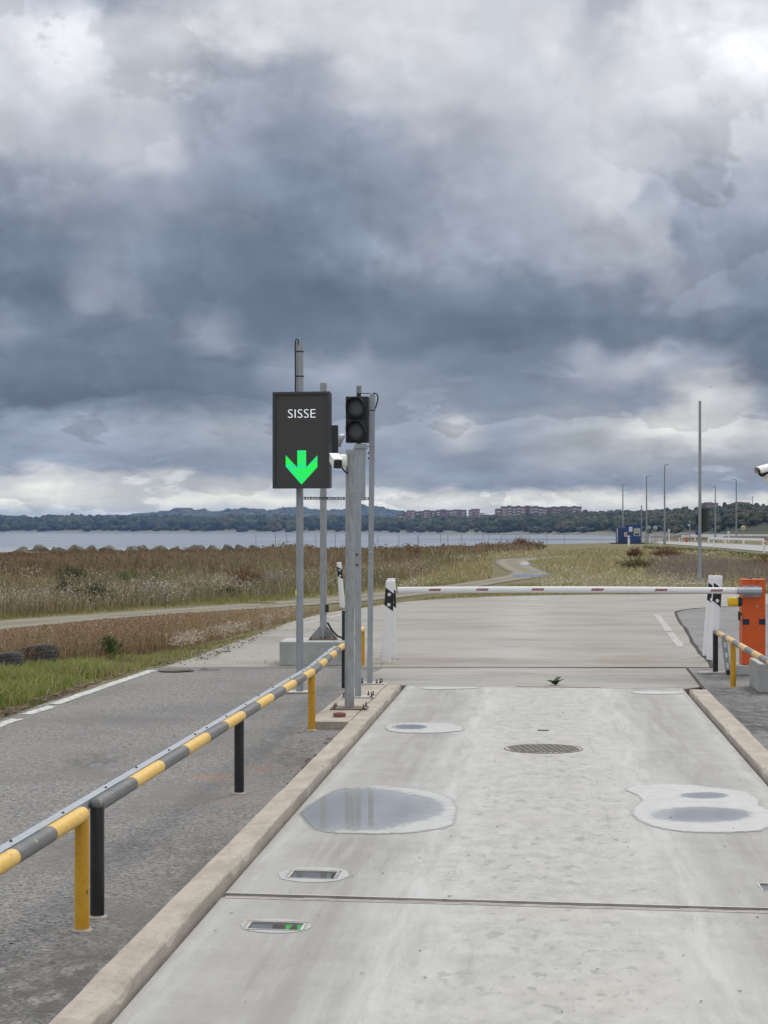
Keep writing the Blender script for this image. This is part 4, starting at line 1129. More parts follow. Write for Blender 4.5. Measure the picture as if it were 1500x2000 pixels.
mb = MB(); mb.box((.027, 0, h5 - .17), (w5 + .008, w5 + .008, .008)); mb.build('strap', M['cable'], tp)
dt = d5 - .06
tc0 = at(698.5, 820, dt)
tlg = thing('traffic_light', 'black two-lamp traffic light with both lamps dark', 'traffic light', (tc0.x, dt, tc0.z), math.radians(-6))
kk = dt / F; TW = 44.5 * kk; TH = 91 * kk
for j, zc_ in enumerate((TH / 4, -TH / 4)):
    sec = empty('lamp_unit', (0, 0, zc_)); sec.parent = tlg
    mb = MB(); mb.box((0, 0, 0), (TW, .13, TH / 2 - .004), .010); mb.build('housing', M['black_plastic'], sec)
    mb = MB(); visor(mb, .102, .15, .004, Matrix.Translation((-.006, -.066, .004)), 32); mb.build('visor', M['black_plastic'], sec)
    mb = MB(); mb.lathe([(.098, 0), (.090, .006), (.06, .014), (.03, .018), (0, .019)], 28, Matrix.Translation((-.003, -.0665, .004)) @ Matrix.Rotation(PI / 2, 4, 'X')); mb.build('lens', M['lens'], sec)
mb = MB(); mb.box((0, .0, 0), (TW * .96, .12, .012)); mb.build('joint', M['black_plastic'], tlg)
for sgn in (1, -1):
    mb = MB(); mb.tube([(.012, 0, sgn * TH / 2), (.012, 0, sgn * (TH / 2 + .035))], .024, 14); mb.build('stub', M['black_plastic'], tlg)
    mb = MB(); z_ = sgn * (TH / 2 + .034); mb.box((.065, .02, z_), (.13, .03, .006)); mb.build('bracket', M['black_plastic'], tlg)
mb = MB(); mb.tube([(.014, 0, TH / 2 + .036), (.014, 0, TH / 2 + .11)], .028, 12); mb.build('pipe_end', pm('perforated_tube_end', (.45,.45,.44), (.12,.12,.12), 90, .5, .3), tlg)

# perforated strut between the sign pole and the rear post
t = thing('perforated_strut', 'thin perforated steel strut between the sign pole and rear post', 'strut', (p1.x, p1.y, zz(973, p1.y)))
e = Vector((p5.x - p1.x, p5.y - p1.y, zz(973.5, d5) - zz(973, p1.y)))
e.x += .014; L_ = e.length; ang = math.atan2(e.y, e.x)
mb = MB(); hh, hw, tt = .014, .008, .003
nh = 26; pitch = L_ / nh
for z_ in (-.0105, .0105): mb.box((L_ / 2, 0, z_), (L_, .004, .007))
for k in range(nh + 1): mb.box((k * pitch, 0, 0), (pitch * (.42 if k % 2 else .58), .0036, .0142))
o = mb.build('strip', M['rust_bolt'], t); o.rotation_euler = (0, 0, ang)
o.data.materials[0] = pm('dark_strut_steel', (.085,.08,.075), (.06,.055,.05), 12, .6, .3)

# terracotta pipe stub, green stake
p = G(663, 1400, PZ); t = thing('pipe_stub', 'short terracotta pipe stub standing in the concrete plinth', 'pipe', p)
mb = MB(); mb.lathe([(.053, -.01), (.056, .026), (.057, .034), (.050, .036), (.046, .030), (.044, -.01)], 22); mb.build('pipe', M['red_pipe'], t)
p = G(671, 1297); t = thing('green_stake', 'dark green steel stake rising behind the railing', 'stake', p)
hS = zz(1194, p.y); mb = MB(); mb.box((0, 0, hS / 2), (.042, .042, hS), .004); mb.build('stake', M['green_paint'], t)
mb = MB(); mb.box((0, 0, hS + .004), (.046, .046, .010), .002); mb.build('cap', M['green_paint'], t)

# ------------------------------------------------------------------ delineator posts
def delineator():
    root = thing('delineator_post', 'white', 'marker post', group='white marker posts with a black band')
    Hh = 1.05
    def sec(z, w, d_, nx=0): return [(-w, d_, z), (-w * 1.02, -d_ * .2, z), (-w * .55, -d_, z), (w * .55, -d_, z), (w * 1.02, -d_ * .2, z), (w, d_, z)]
    prof = [(0, .060, .030), (.10, .062, .032), (.5, .058, .033), (.9, .054, .032), (1.02, .053, .030), (1.045, .048, .026), (1.05, .040, .02)]
    mb = MB(); mb.sweep([sec(z, w, d_) for z, w, d_ in prof]); mb.build('post', M['white_plastic'], root)
    mb = MB()
    # band wraps the three front facets and climbs to the left
    def ring(zl, zr):
        out = []
        for x, y in ((-1.03, -.2), (-.55, -1.0), (.55, -1.0), (1.03, -.2)):
            f = (x + 1.03) / 2.06; z = zl + (zr - zl) * f
            w = np.interp(z, [p_[0] for p_ in prof], [p_[1] for p_ in prof]); d_ = np.interp(z, [p_[0] for p_ in prof], [p_[2] for p_ in prof])
            out.append((x * w * 1.012, y * d_ - .0018, z))
        return out
    mb.sweep([ring(.73, .655), ring(.80, .725), ring(.87, .80), ring(.955, .88)], closed=False); mb.build('black_band', M['black_film'], root)
    for z_, x_ in ((.865, -.004), (.735, -.002)):
        mb = MB(); mb.lathe([(.023, 0), (.022, .003), (0, .0035)], 18, Matrix.Translation((x_, -.0345, z_)) @ Matrix.Rotation(PI / 2, 4, 'X')); mb.build('reflector', M['print_white'] if False else M['paper'], root)
    return root
proto = delineator()
def put_del(o, base, top, d_rot=0, label=None, hpx=None):
    b_ = G(*base); o.location = b_
    tp_ = at(top[0], top[1], b_.y); v = tp_ - b_
    o.rotation_euler = (0, math.atan2(v.x, v.z), d_rot)
    s = v.length / 1.05; o.scale = (s, s, s)
    if label: o['label'] = label
    return o
put_del(proto, (753.5, 1294), (762, 1133), .05, 'front white marker post of the pair left of the barrier arm')
o = dup(proto, (0, 0, 0)); put_del(o, (766, 1285), (764.5, 1129.5), .30, 'rear white marker post of the pair left of the barrier arm')
o = dup(proto, (0, 0, 0)); put_del(o, (669, 1187), (662, 1098), .15, 'leaning white marker post at the road edge behind the poles')
o = dup(proto, (0, 0, 0)); put_del(o, (1381.5, 1281), (1392.5, 1124), .05, 'left white marker post of the pair beside the orange barrier')
o = dup(proto, (0, 0, 0)); put_del(o, (1390.5, 1289), (1404, 1124), .2, 'right white marker post of the pair beside the orange barrier')

# ------------------------------------------------------------------ barrier
dB = 22.45; kB = dB / F
bx0, bx1 = at(1450, 1300, dB).x, at(1495, 1300, dB).x
base = thing('concrete_footing', 'low pale concrete base under the orange barrier', 'concrete base', (.5 * (bx0 + bx1), dB + .10, 0))
mb = MB(); mb.box((.02, .03, .055), (.46, .48, .11), .008); mb.build('plinth', M['block'], base)
bar = thing('barrier', 'orange barrier cabinet with a long white closed arm', 'barrier', (.5 * (bx0 + bx1), dB, .11), -.05)
BW = bx1 - bx0; BH = zz(1133, dB) - .11
mb = MB(); mb.box((0, .14, BH / 2), (BW, .28, BH - .002), .007); mb.build('cabinet', M['orange'], bar)
mb = MB(); mb.box((0, .14, BH + .004), (BW + .008, .288, .010), .004); mb.build('lid', M['orange'], bar)
lx = lambda px: (px - 1472.5) * kB
lz = lambda py: zz(py, dB) - .11
mb = MB(); mb.box((lx(1467.5), -.004, lz(1155)), (35 * kB, .010, 22 * kB), .003); mb.build('clamp_plate', M['alu'], bar)
for x, z in ((1465.5, 1145.5), (1483, 1145.5), (1465.5, 1162.5), (1483, 1162.5)):
    mb = MB(); mb.lathe([(.006, 0), (.006, .006), (0, .006)], 6, Matrix.Translation((lx(x), -.008, lz(z))) @ Matrix.Rotation(PI / 2, 4, 'X')); mb.build('bolt', M['rust_bolt'], bar)
AZ_ = lz(1153.6)
mb = MB(); secs = []
for x in (1438, 1486):
    w, h = .045, .042
    secs.append([(lx(x), -.055 + a, AZ_ + b_) for a, b_ in ((-.045, -.018), (-.045, .016), (-.026, .040), (.04, .042), (.04, -.042), (-.02, -.042))])
mb.sweep(secs); mb.build('clamp', M['alu'], bar)
# arm: swings slightly away from the viewer towards its free end
ar = empty('arm', (lx(1440), -.055, AZ_)); ar.parent = bar; ar.rotation_euler = (0, 0, -(LANE + .022) + .05)
aL = (1440 - 788) * kB * 1.022
RA = .0375
def arm_sec(x, r, dz): return [(x, math.cos(a) * r * .62, math.sin(a) * r * 1.0 + dz) for a in [2 * PI * q_ / 20 for q_ in range(20)]]
sag = lambda f: .010 * math.sin(PI * f) - .006 * f
mb = MB(); mb.sweep([arm_sec(-aL * k / 24, RA, sag(k / 24)) for k in range(25)], smooth=True); mb.build('boom', M['white_paint'], ar)
mb = MB(); mb.sweep([arm_sec(-aL + .004, RA * 1.05, sag(1)), arm_sec(-aL - .008, RA * 1.05, sag(1)), arm_sec(-aL - .012, RA * .9, sag(1))]); mb.build('end_cap', M['sign_back'], ar)
for px_, in ((861,), (953,), (1060,), (1174,), (1295,), (1400,)):
    x = -(1440 - px_) * kB * 1.022; dz = sag(-x / aL)
    stk = None
    mb = MB(); hl, hs = .068, .0125
    rows = []
    for q_ in range(5):
        zq = -hs + 2 * hs * q_ / 4; yy = -RA * .62 * math.sqrt(1 - (zq / RA) ** 2) - .0012
        sh = .016 * (q_ / 4 - .5)
        rows.append([(x - hl + sh, yy, dz + zq + .002), (x + hl + sh, yy, dz + zq + .002)])
    mb.sweep(rows, closed=False); st_ = mb.build('sticker', M['sticker'], ar)
    mb = MB()
    for gx in (-.034, .034):
        for q_ in range(5):
            xx = x + gx - .021 + q_ * .0088
            mb.poly([(xx, -RA * .62 - .003, dz - .0035), (xx + .0045, -RA * .62 - .003, dz - .0025), (xx + .0055, -RA * .62 - .003, dz + .0055), (xx + .001, -RA * .62 - .003, dz + .0055)])
    mb.poly([(x - .006, -RA * .62 - .003, dz - .001), (x + .006, -RA * .62 - .003, dz - .001), (x + .007, -RA * .62 - .003, dz + .004), (x - .005, -RA * .62 - .003, dz + .004)])
    mb.build('lettering', M['print_white'], ar)
# flashing lamp, photocell, reflectors, print, screws
lamp = empty('flashing_lamp', (lx(1450), .03, lz(1175.5))); lamp.parent = bar
mb = MB(); secs = []
for x, r in ((-.008, .050), (-.03, .056), (-.048, .056), (-.050, .050)): secs.append([(x, math.cos(a) * r, math.sin(a) * r) for a in [2 * PI * q_ / 20 for q_ in range(20)]])
mb.sweep(secs); mb.build('socket', M['black_plastic'], lamp)
mb = MB(); secs = []
for x, r in ((-.049, .050), (-.09, .055), (-.14, .056), (-.158, .052), (-.166, .040)): secs.append([(x, math.copysign(abs(math.cos(a)) ** .6, math.cos(a)) * r, math.copysign(abs(math.sin(a)) ** .6, math.sin(a)) * r) for a in [2 * PI * q_ / 24 for q_ in range(24)]])
mb.sweep(secs, smooth=True); mb.build('lens', M['amber'], lamp)
ph = empty('photocell', (lx(1450), .02, lz(1203))); ph.parent = bar
mb = MB(); mb.box((-.033, 0, 0), (.026, .055, .10), .008); mb.build('head', M['black_plastic'], ph)
mb = MB(); mb.box((-.012, .0, .018), (.028, .03, .02)); mb.build('neck', M['black_plastic'], ph)
mb = MB(); mb.tube([(-.03, 0, -.045), (-.02, 0, -.06), (0, 0, -.062)], .004, 6); mb.build('cable', M['cable'], ph)
mb = MB(); mb.box((.002, -.0015, BH * .30), (BW - .026, .005, BH * .585), .002); mb.build('door', M['orange'], bar)
for x in (1457, 1488.5):
    mb = MB(); mb.box((lx(x), -.003, lz(1214.5)), (.078, .008, .066), .003); mb.build('reflector', M['navy'], bar)
text_mesh('CAME  Y', .030, M['print_black'], bar, (lx(1473), -.002, lz(1207)), (PI / 2, 0, 0))
for x, y in ((1466, 1137), (1479.5, 1137.3)):
    mb = MB(); mb.lathe([(.008, 0), (.008, .004), (0, .004)], 8, Matrix.Translation((lx(x), .0, lz(y))) @ Matrix.Rotation(PI / 2, 4, 'X')); mb.build('screw', M['rust_bolt'], bar)
mb = MB(); mb.lathe([(.011, 0), (.010, .006), (0, .007)], 12, Matrix.Translation((lx(1479), .0, lz(1184.5))) @ Matrix.Rotation(PI / 2, 4, 'X')); mb.build('lock', M['sign_back'], bar)
mb = MB(); mb.tube([(lx(1466), .1, BH + .008), (lx(1465), .1, BH + .026)], .006, 6); mb.tube([(lx(1469.5), .1, BH + .008), (lx(1470), .1, BH + .03)], .007, 6); mb.build('stud', M['rust_bolt'], bar)
mb = MB(); mb.box((lx(1496), .10, lz(1152)), (.014, .05, .07), .003); mb.build('hinge', M['black_plastic'], bar)

# slotted channel leaning behind the right railing
p = G(1423.5, 1318); q_ = at(1414, 1247, p.y); v = q_ - p
t = thing('slotted_channel', 'slotted galvanised channel leaning behind the right railing', 'steel channel', p); t.rotation_euler = (0.0, math.atan2(v.x, v.z), .25)
CW, CH = .054, v.length
mb = MB(); zs = [0]
slots = [.085, .205, .325]
z = .0
for s0 in slots:
    mb.box((0, 0, (z + s0) / 2), (CW, .004, s0 - z)); 
    for sx in (-1, 1): mb.box((sx * (CW / 2 - .0065), 0, s0 + .0275), (.013, .004, .055))
    z = s0 + .055
mb.box((0, 0, (z + CH) / 2), (CW, .004, CH - z))
mb.build('web', M['galv'], t)
for sx in (-1, 1):
    mb = MB(); mb.box((sx * CW / 2, .012, CH / 2), (.003, .028, CH)); mb.build('flange', M['galv'], t)
mb = MB(); mb.box((0, .002, .028), (CW * .98, .03, .056), .003); mb.build('foot', M['black_plastic'], t)
mb = MB()
for s0 in slots:
    for dz in (.072, .095): mb.lathe([(.0045, 0), (.0045, .0028), (0, .0028)], 8, Matrix.Translation((0, -.001, s0 + dz)) @ Matrix.Rotation(PI / 2, 4, 'X'))
mb.build('bolt_hole', M['black_plastic'], t)

# block at the right edge
bl = G(1483, 1353.5)
conc_block('pale concrete block at the right edge under the striped railing', bl.x + .42 + .04, bl.y + .46, .84, .98, .30, -LANE)

# camera head reaching in from the right on its own pole
dC = 19.0; kC = dC / F
pc = thing('camera_mast', 'white hooded camera reaching in at the upper right edge', 'camera', (at(1548, 1300, dC).x, dC, 0))
mb = MB(); zt = zz(912, dC); mb.tube([(0, 0, 0), (0, 0, 1.2), (0, 0, zt + .1)], .04, 18); mb.build('pole', M['galv'], pc)
mb = MB(); mb.box((0, 0, .008), (.26, .26, .016), .003); mb.build('base_plate', M['plate'], pc)
cx0 = lambda px: (px - 1548) * kC
mb = MB(); mb.tube([(0, 0, zt + .03), (cx0(1525), -.03, zt + .06)], .022, 12); mb.build('arm', M['camera_white'], pc)
hd = empty('camera_head', (cx0(1506), -.05, zz(921, dC))); hd.parent = pc; hd.rotation_euler = (0, math.radians(-13), .25)
mb = MB()
def hood(x, r, th, zc, a0=-.12, a1=1.12):
    return [(x, math.cos(PI * (a0 + (a1 - a0) * q_ / 14)) * r, zc + math.sin(PI * (a0 + (a1 - a0) * q_ / 14)) * r * .62) for q_ in range(15)] + [(x, math.cos(PI * (a1 - (a1 - a0) * q_ / 14)) * (r - th), zc + math.sin(PI * (a1 - (a1 - a0) * q_ / 14)) * (r - th) * .62) for q_ in range(15)]
mb.sweep([hood(-.155, .080, .006, .030), hood(-.10, .084, .006, .032), hood(.15, .084, .006, .034)], smooth=False); mb.build('sun_hood', M['camera_white'], hd)
mb = MB(); mb.sweep([[(x, math.cos(a) * .07, .012 + math.sin(a) * .040) for a in [2 * PI * j / 20 for j in range(20)]] for x in (-.118, .13)]); mb.build('window', M['glass_dark'], hd)
mb = MB(); mb.sweep([[(x, math.cos(a) * r, -.016 + math.sin(a) * r * .55) for a in [2 * PI * j / 20 for j in range(20)]] for x, r in ((-.098, .04), (-.09, .058), (-.06, .064), (.13, .064))], smooth=True); mb.build('body', M['camera_white'], hd)
mb = MB(); mb.box((-.048, 0, -.062), (.078, .06, .040), .006); mb.build('illuminator', M['camera_white'], hd)

# manhole cover: rim and a grid of raised ribs
c = G(1061.5, 1463); mh_ = thing('manhole_cover', 'round cast-iron manhole cover flush in the concrete lane', 'manhole cover', (c.x, c.y, .001), .12)
RM = (1138 - 985) / 2 / F * c.y
mb = MB(); mb.lathe([(RM * .975, .001), (RM * .985, .006), (RM, .006), (RM * 1.012, .001)], 48); mb.build('rim', M['manhole'], mh_)
mb = MB(); mb.lathe([(0, .003), (RM * .975, .003)], 48); mb.build('cover', pm('worn_cover_ground', (.36,.35,.32), (.29,.275,.25), 12, .7), mh_)
mb = MB(); nb = 13
for k in range(-nb // 2, nb // 2 + 1):
    for j in range(-nb // 2, nb // 2 + 1):
        for q_, (ox, oy, sx, sy) in enumerate(((0, 0, .78, .26), (.5, .5, .26, .78))):
            x, y = (k + ox) * 2 * RM / nb, (j + oy) * 2 * RM / nb
            if math.hypot(x, y) < RM * .90: mb.box((x, y, .0055), (2 * RM / nb * sx, 2 * RM / nb * sy, .005))
o = mb.build('rib_pattern', M['manhole'], mh_); o['kind'] = 'stuff'
# small dark slot plate in the lane
c = G(1061, 1427); t = thing('slot_plate', 'small black slotted plate set in the lane beyond the manhole', 'plate', (c.x, c.y, .002), -LANE)
mb = MB(); mb.box((0, 0, .002), (.095, .035, .004), .001); mb.build('plate', M['black_plastic'], t)
mb = MB(); mb.box((0, 0, .0045), (.07, .008, .001)); mb.build('slot', M['cable'], t)

# weed in the joint
c = G(1085, 1338.5); t = thing('weed', 'low green leafy weed growing in the lane joint', 'weed', (c.x, c.y, 0))
LEAF = pm('weed_leaf', (.060,.095,.030), (.075,.105,.04), 9, .6)
for k in range(13):
    a = k * 2.4; ln = .065 + .055 * rng.random(); el_ = .15 + .9 * rng.random()
    if k in (3, 8): el_, ln = 1.35, .12
    mb = MB(); w = ln * (.26 + .12 * rng.random()); secs = []
    dirx, diry = math.cos(a), math.sin(a) * .8
    for j in range(6):
        f = j / 5; ww = w * math.sin(PI * min(.97, f * .9 + .08)) * (.7 if j % 2 else 1.0)
        r = ln * f * math.cos(el_ * (1 - .35 * f)); zz_ = ln * f * math.sin(el_) * (1 - .25 * f) + .004
        secs.append([(dirx * r - diry * ww, diry * r + dirx * ww, zz_ + ww * .3), (dirx * r, diry * r, zz_ - ww * .1), (dirx * r + diry * ww, diry * r - dirx * ww, zz_ + ww * .3)])
    mb.sweep(secs, closed=False); mb.build('leaf', LEAF, t)

# sheet of wet board on the asphalt edge, tyres, sapling
c = G(342, 1311); t = thing('board_scrap', 'dark wet scrap of board lying at the asphalt edge', 'scrap', (c.x, c.y, 0), .1)
mb = MB(); mb.prism([(-.17, -.12), (.02, -.2), (.22, -.05), (.10, .2), (-.08, .16), (-.2, .1)], .003, .014); mb.build('board', M['cardboard'], t)
for k in range(6):
    mb = MB(); a = rng.random() * 3; x, y = rng.uniform(0, .4), rng.uniform(-.15, .25)
    mb.tube([(x - .12 * math.cos(a), y - .12 * math.sin(a), .012), (x, y, .014), (x + .13 * math.cos(a + .2), y + .13 * math.sin(a + .2), .010)], .004, 5); mb.build('twig', M['cardboard'], t)
def tyre(label, px, py, R, W_, tilt):
    c = G(px, py); t = thing('tyre', label, 'tyre', (c.x, c.y, 0), 0, 'discarded tyres in the grass')
    hold = empty('carcass', (0, 0, .10)); hold.parent = t; hold.rotation_euler = tilt
    prof = [(R * .60, -W_ * .42), (R * .66, -W_ * .5), (R * .85, -W_ * .52), (R * .96, -W_ * .46)]
    for k, zg in enumerate((-.30, -.10, .10, .30)):
        prof += [(R * .995, W_ * (zg - .10)), (R, W_ * (zg - .02)), (R, W_ * (zg + .05)), (R * .975, W_ * (zg + .062)), (R * .975, W_ * (zg + .085))]
    prof += [(R * .96, W_ * .46), (R * .85, W_ * .52), (R * .66, W_ * .5), (R * .60, W_ * .42), (R * .60, -W_ * .42)]
    mb = MB(); mb.lathe(prof, 48, smooth=False); mb.build('tread', M['rubber'], hold)
    return t
tyre('larger half-buried tyre in the green verge', 62, 1303, .33, .24, (math.radians(-9), math.radians(-13), 0))
tyre('smaller tyre cut by the left edge of the picture', 4, 1314, .26, .20, (math.radians(-9), math.radians(-12), 0))

# ------------------------------------------------------------------ vegetation (uncountable: one object per kind)
def inpoly(px, py, poly):
    px, py = np.asarray(px), np.asarray(py); c = np.zeros(px.shape, bool); n = len(poly)
    for i in range(n):
        x0, y0 = poly[i]; x1, y1 = poly[(i + 1) % n]
        if y0 == y1: continue
        hit = ((y0 > py) != (y1 > py)) & (px < (x1 - x0) * (py - y0) / (y1 - y0) + x0)
        c ^= hit
    return c
def sample(poly, n, avoid=(), dens=None):
    """ground points spread evenly over the picture area of a pixel polygon; dens(px,py,X,Y) thins them"""
    P = np.array(poly, float); lo, hi = P.min(0), P.max(0); out = []
    got = 0
    for _ in range(60):
        a = NR.random((n * 2, 2)) * (hi - lo) + lo
        k = inpoly(a[:, 0], a[:, 1], poly)
        for av in avoid: k &= ~inpoly(a[:, 0], a[:, 1], av)
        a = a[k]
        d = F * EYE / (a[:, 1] - HZ); x = (a[:, 0] - CX) / F * d
        if dens is not None:
            k = NR.random(len(a)) < dens(a[:, 0], a[:, 1], x, d); a, x, d = a[k], x[k], d[k]
        out.append(np.stack([a[:, 0], a[:, 1], x, d], 1)); got += len(a)
        if got >= n: break
    return np.concatenate(out)[:n]
def blade_arrays(x, y, z, h, w, lean, cols, bend=.5, dirn=None):
    n = len(x); a = NR.random(n) * 2 * PI if dirn is None else dirn + NR.normal(0, .9, n)
    lx_, ly_ = np.cos(a) * lean * h, np.sin(a) * lean * h
    f = NR.normal(0, .7, n); sx, sy = np.cos(f) * w / 2, np.sin(f) * w / 2
    V = np.zeros((n, 5, 3), np.float32)
    V[:, 0] = np.stack([x - sx, y - sy, z], 1); V[:, 1] = np.stack([x + sx, y + sy, z], 1)
    mx, my, mz = x + lx_ * .30, y + ly_ * .30, z + h * .58
    V[:, 2] = np.stack([mx + sx * .8, my + sy * .8, mz], 1); V[:, 3] = np.stack([mx - sx * .8, my - sy * .8, mz], 1)
    V[:, 4] = np.stack([x + lx_, y + ly_, z + h * (1 - bend * .3 * lean)], 1)
    b = (np.arange(n) * 5)[:, None]
    T = np.concatenate([b + [0, 1, 2], b + [0, 2, 3], b + [3, 2, 4]])
    C = np.repeat(cols, 5, 0)
    return V.reshape(-1, 3), T, C
def flake_arrays(c, size, cols, flat=1.0):
    """small seed or leaf flakes: one random triangle each"""
    n = len(c)
    d = NR.normal(0, 1, (n, 3, 3)); d /= np.linalg.norm(d, axis=2, keepdims=True); d[:, :, 2] *= flat
    V = c[:, None, :] + d * np.asarray(size)[:, None, None]
    T = np.arange(n * 3).reshape(n, 3)
    return V.reshape(-1, 3), T, np.repeat(cols, 3, 0)
def merge_arrays(L_):
    V, T, C = [], [], []; o = 0
    for v, t, c in L_: V.append(v); T.append(t + o); C.append(c); o += len(v)
    return np.concatenate(V), np.concatenate(T), np.concatenate(C)
def pal(n, stops_, t=None, jit=.16):
    """colours picked along a list of albedos"""
    S = np.array(stops_, float); t = NR.random(n) if t is None else np.clip(t, 0, 1)
    f = t * (len(S) - 1); i = np.clip(f.astype(int), 0, len(S) - 2); f = (f - i)[:, None]
    c = S[i] * (1 - f) + S[i + 1] * f
    return c * (1 + NR.normal(0, jit, (n, 1))).clip(.5, 1.6)
def stuff(name, arrs, label, mat='blade'):
    V, T, C = merge_arrays(arrs)
    return setting(tri_mesh(name, V, T, M[mat], C), 'stuff', label)
gz = lambda x, y: terrain_z(x, y) - .01

TRACK = TRACK_LO + TRACK_HI[::-1]
TRACK_IN = [(x, y - .30 * (y - np.interp(x, [p[0] for p in TRACK_HI[:12]], [p[1] for p in TRACK_HI[:12]]))) if x < 900 else (x, y) for x, y in TRACK_LO] + [(x, y + 3.5) if x < 900 else (x, y) for x, y in TRACK_HI[::-1]]
# 1. green verge along the asphalt
SHIFT = 9
VERGE = [(-420,1365),(0,1316),(110,1306),(190,1296),(250,1283),(340,1268),(420,1250),(500,1231),(560,1216),(640,1197),(580,1206),(500,1236),(440,1258),(367,1284),(310,1301),(290,1299),(200,1328),(110,1359),(0,1402),(-420,1552)]
def vd(px, py, x, y):
    e = np.interp(px, [-420, 0, 110, 200, 290, 367, 500, 640], [1548, 1396, 1356, 1326, 1298, 1279, 1233, 1195]) - py
    edge = np.clip(e / np.interp(px, [0, 300, 500], [48, 22, 8]), 0, 1)
    return (.02 + edge) * np.clip(fbm(x * 1.1, y * 1.1, 4) * 4.5 - 1.55, .06, 1)
P = sample(VERGE, 76000, dens=vd)
n = len(P); x, y = P[:, 2], P[:, 3]
patch = fbm(x * .8 + 3, y * .8, 3)
left = np.clip((330 - P[:, 0]) / 330, 0, 1)
h = (.03 + .165 * NR.random(n) ** 1.4 * np.clip(patch * 2.6 - .35, .2, 1.6)) * (.55 + .85 * left)
g1 = pal(n, [(.11,.145,.034), (.185,.235,.052), (.27,.31,.085), (.35,.335,.14)], NR.random(n) * .75 + (patch - .4) * .9)
dry = NR.random(n) < np.where(left > .4, .22, .5)
g1[dry] = pal(dry.sum(), [(.27,.22,.11), (.36,.31,.18)])
arr = [blade_arrays(x, y, gz(x, y), h, .010 + .008 * NR.random(n), .35 + .5 * NR.random(n), g1)]
stuff('verge_grass', arr, 'bright green grass verge along the left asphalt edge')
# litter of dead stems between grass and paint
LIT = [(-420,1562),(0,1404),(110,1364),(200,1334),(290,1304),(330,1298),(330,1292),(290,1304),(200,1330),(110,1358),(60,1372),(0,1396),(-420,1550)]
P = sample(LIT, 7000, dens=lambda px, py, x, y: np.clip(fbm(x * 2.2, y * 2.2, 3) * 2.4 - .75, .02, 1))
n = len(P); x, y = P[:, 2], P[:, 3]
c = np.stack([x, y, np.full(n, .012)], 1); c[:, 2] += .02 * NR.random(n)
stuff('dead_grass_litter', [flake_arrays(c, .018 + .035 * NR.random(n), pal(n, [(.12,.092,.065), (.21,.16,.11), (.33,.27,.19)]), .25)], 'dead stems and leaves gathered along the painted edge line')

# 2. rusty brown weeds between verge and track
WEED = [(-420,1316),(0,1234),(100,1226),(200,1216),(300,1208),(400,1201),(500,1195),(580,1190),(640,1190),(600,1201),(520,1222),(440,1243),(360,1262),(250,1281),(190,1294),(110,1304),(0,1313),(-420,1360)]
P = sample(WEED, 21000)
n = len(P); x, y = P[:, 2], P[:, 3]; pt = fbm(x * .45, y * .45, 3)
right = np.clip((P[:, 0] - 330) / 260, 0, 1)
h = (.16 + .34 * NR.random(n) * (.6 + .8 * pt)) * (1 - .60 * right)
trk = np.interp(P[:, 0], [-460, 0, 100, 200, 300, 400, 500, 600, 700], [1300, 1232, 1222, 1212, 1204, 1197, 1190, 1184, 1177])
h = np.minimum(h, (P[:, 1] - trk + 3 + 7 * NR.random(n)) / F * y).clip(.03)
stem_c = pal(n, [(.20,.130,.075), (.29,.205,.12), (.37,.29,.19)], NR.random(n) * .6 + pt * .5 + right * .3)
wd = NR.random(n) < .15; stem_c[wd] = pal(wd.sum(), [(.13,.13,.05), (.17,.16,.075)])
arr = [blade_arrays(x, y, gz(x, y), h, .008 + .006 * NR.random(n), .12 + .4 * NR.random(n), stem_c)]
m = 84000; k = NR.integers(0, n, m); f = NR.random(m) ** .6
c = np.stack([x[k] + NR.normal(0, .045, m), y[k] + NR.normal(0, .045, m), gz(x[k], y[k]) + h[k] * (.25 + .8 * f)], 1)
arr.append(flake_arrays(c, .010 + .012 * NR.random(m), pal(m, [(.15,.085,.05), (.26,.175,.10), (.36,.265,.165), (.50,.42,.31)], NR.random(m) * .8 + .25 * f - .15 + right[k] * .15)))
P = sample([(330,1262),(420,1246),(520,1222),(600,1200),(560,1214),(480,1240),(400,1262),(340,1275)], 210, (), lambda px, py, x, y: np.clip(fbm(x * 1.2, y * 1.2, 3) * 5 - 2.2, 0, 1)); n = len(P); x, y = P[:, 2], P[:, 3]
m = n * 9; k = np.repeat(np.arange(n), 9); c = np.stack([x[k] + NR.normal(0, .05, m), y[k] + NR.normal(0, .05, m), gz(x[k], y[k]) + .12 + .16 * NR.random(m)], 1)
arr.append(flake_arrays(c, .012 + .014 * NR.random(m), pal(m, [(.40,.33,.27), (.56,.49,.41)])))
stuff('brown_weeds', arr, 'rust-brown dry weeds between the green verge and the dirt track')

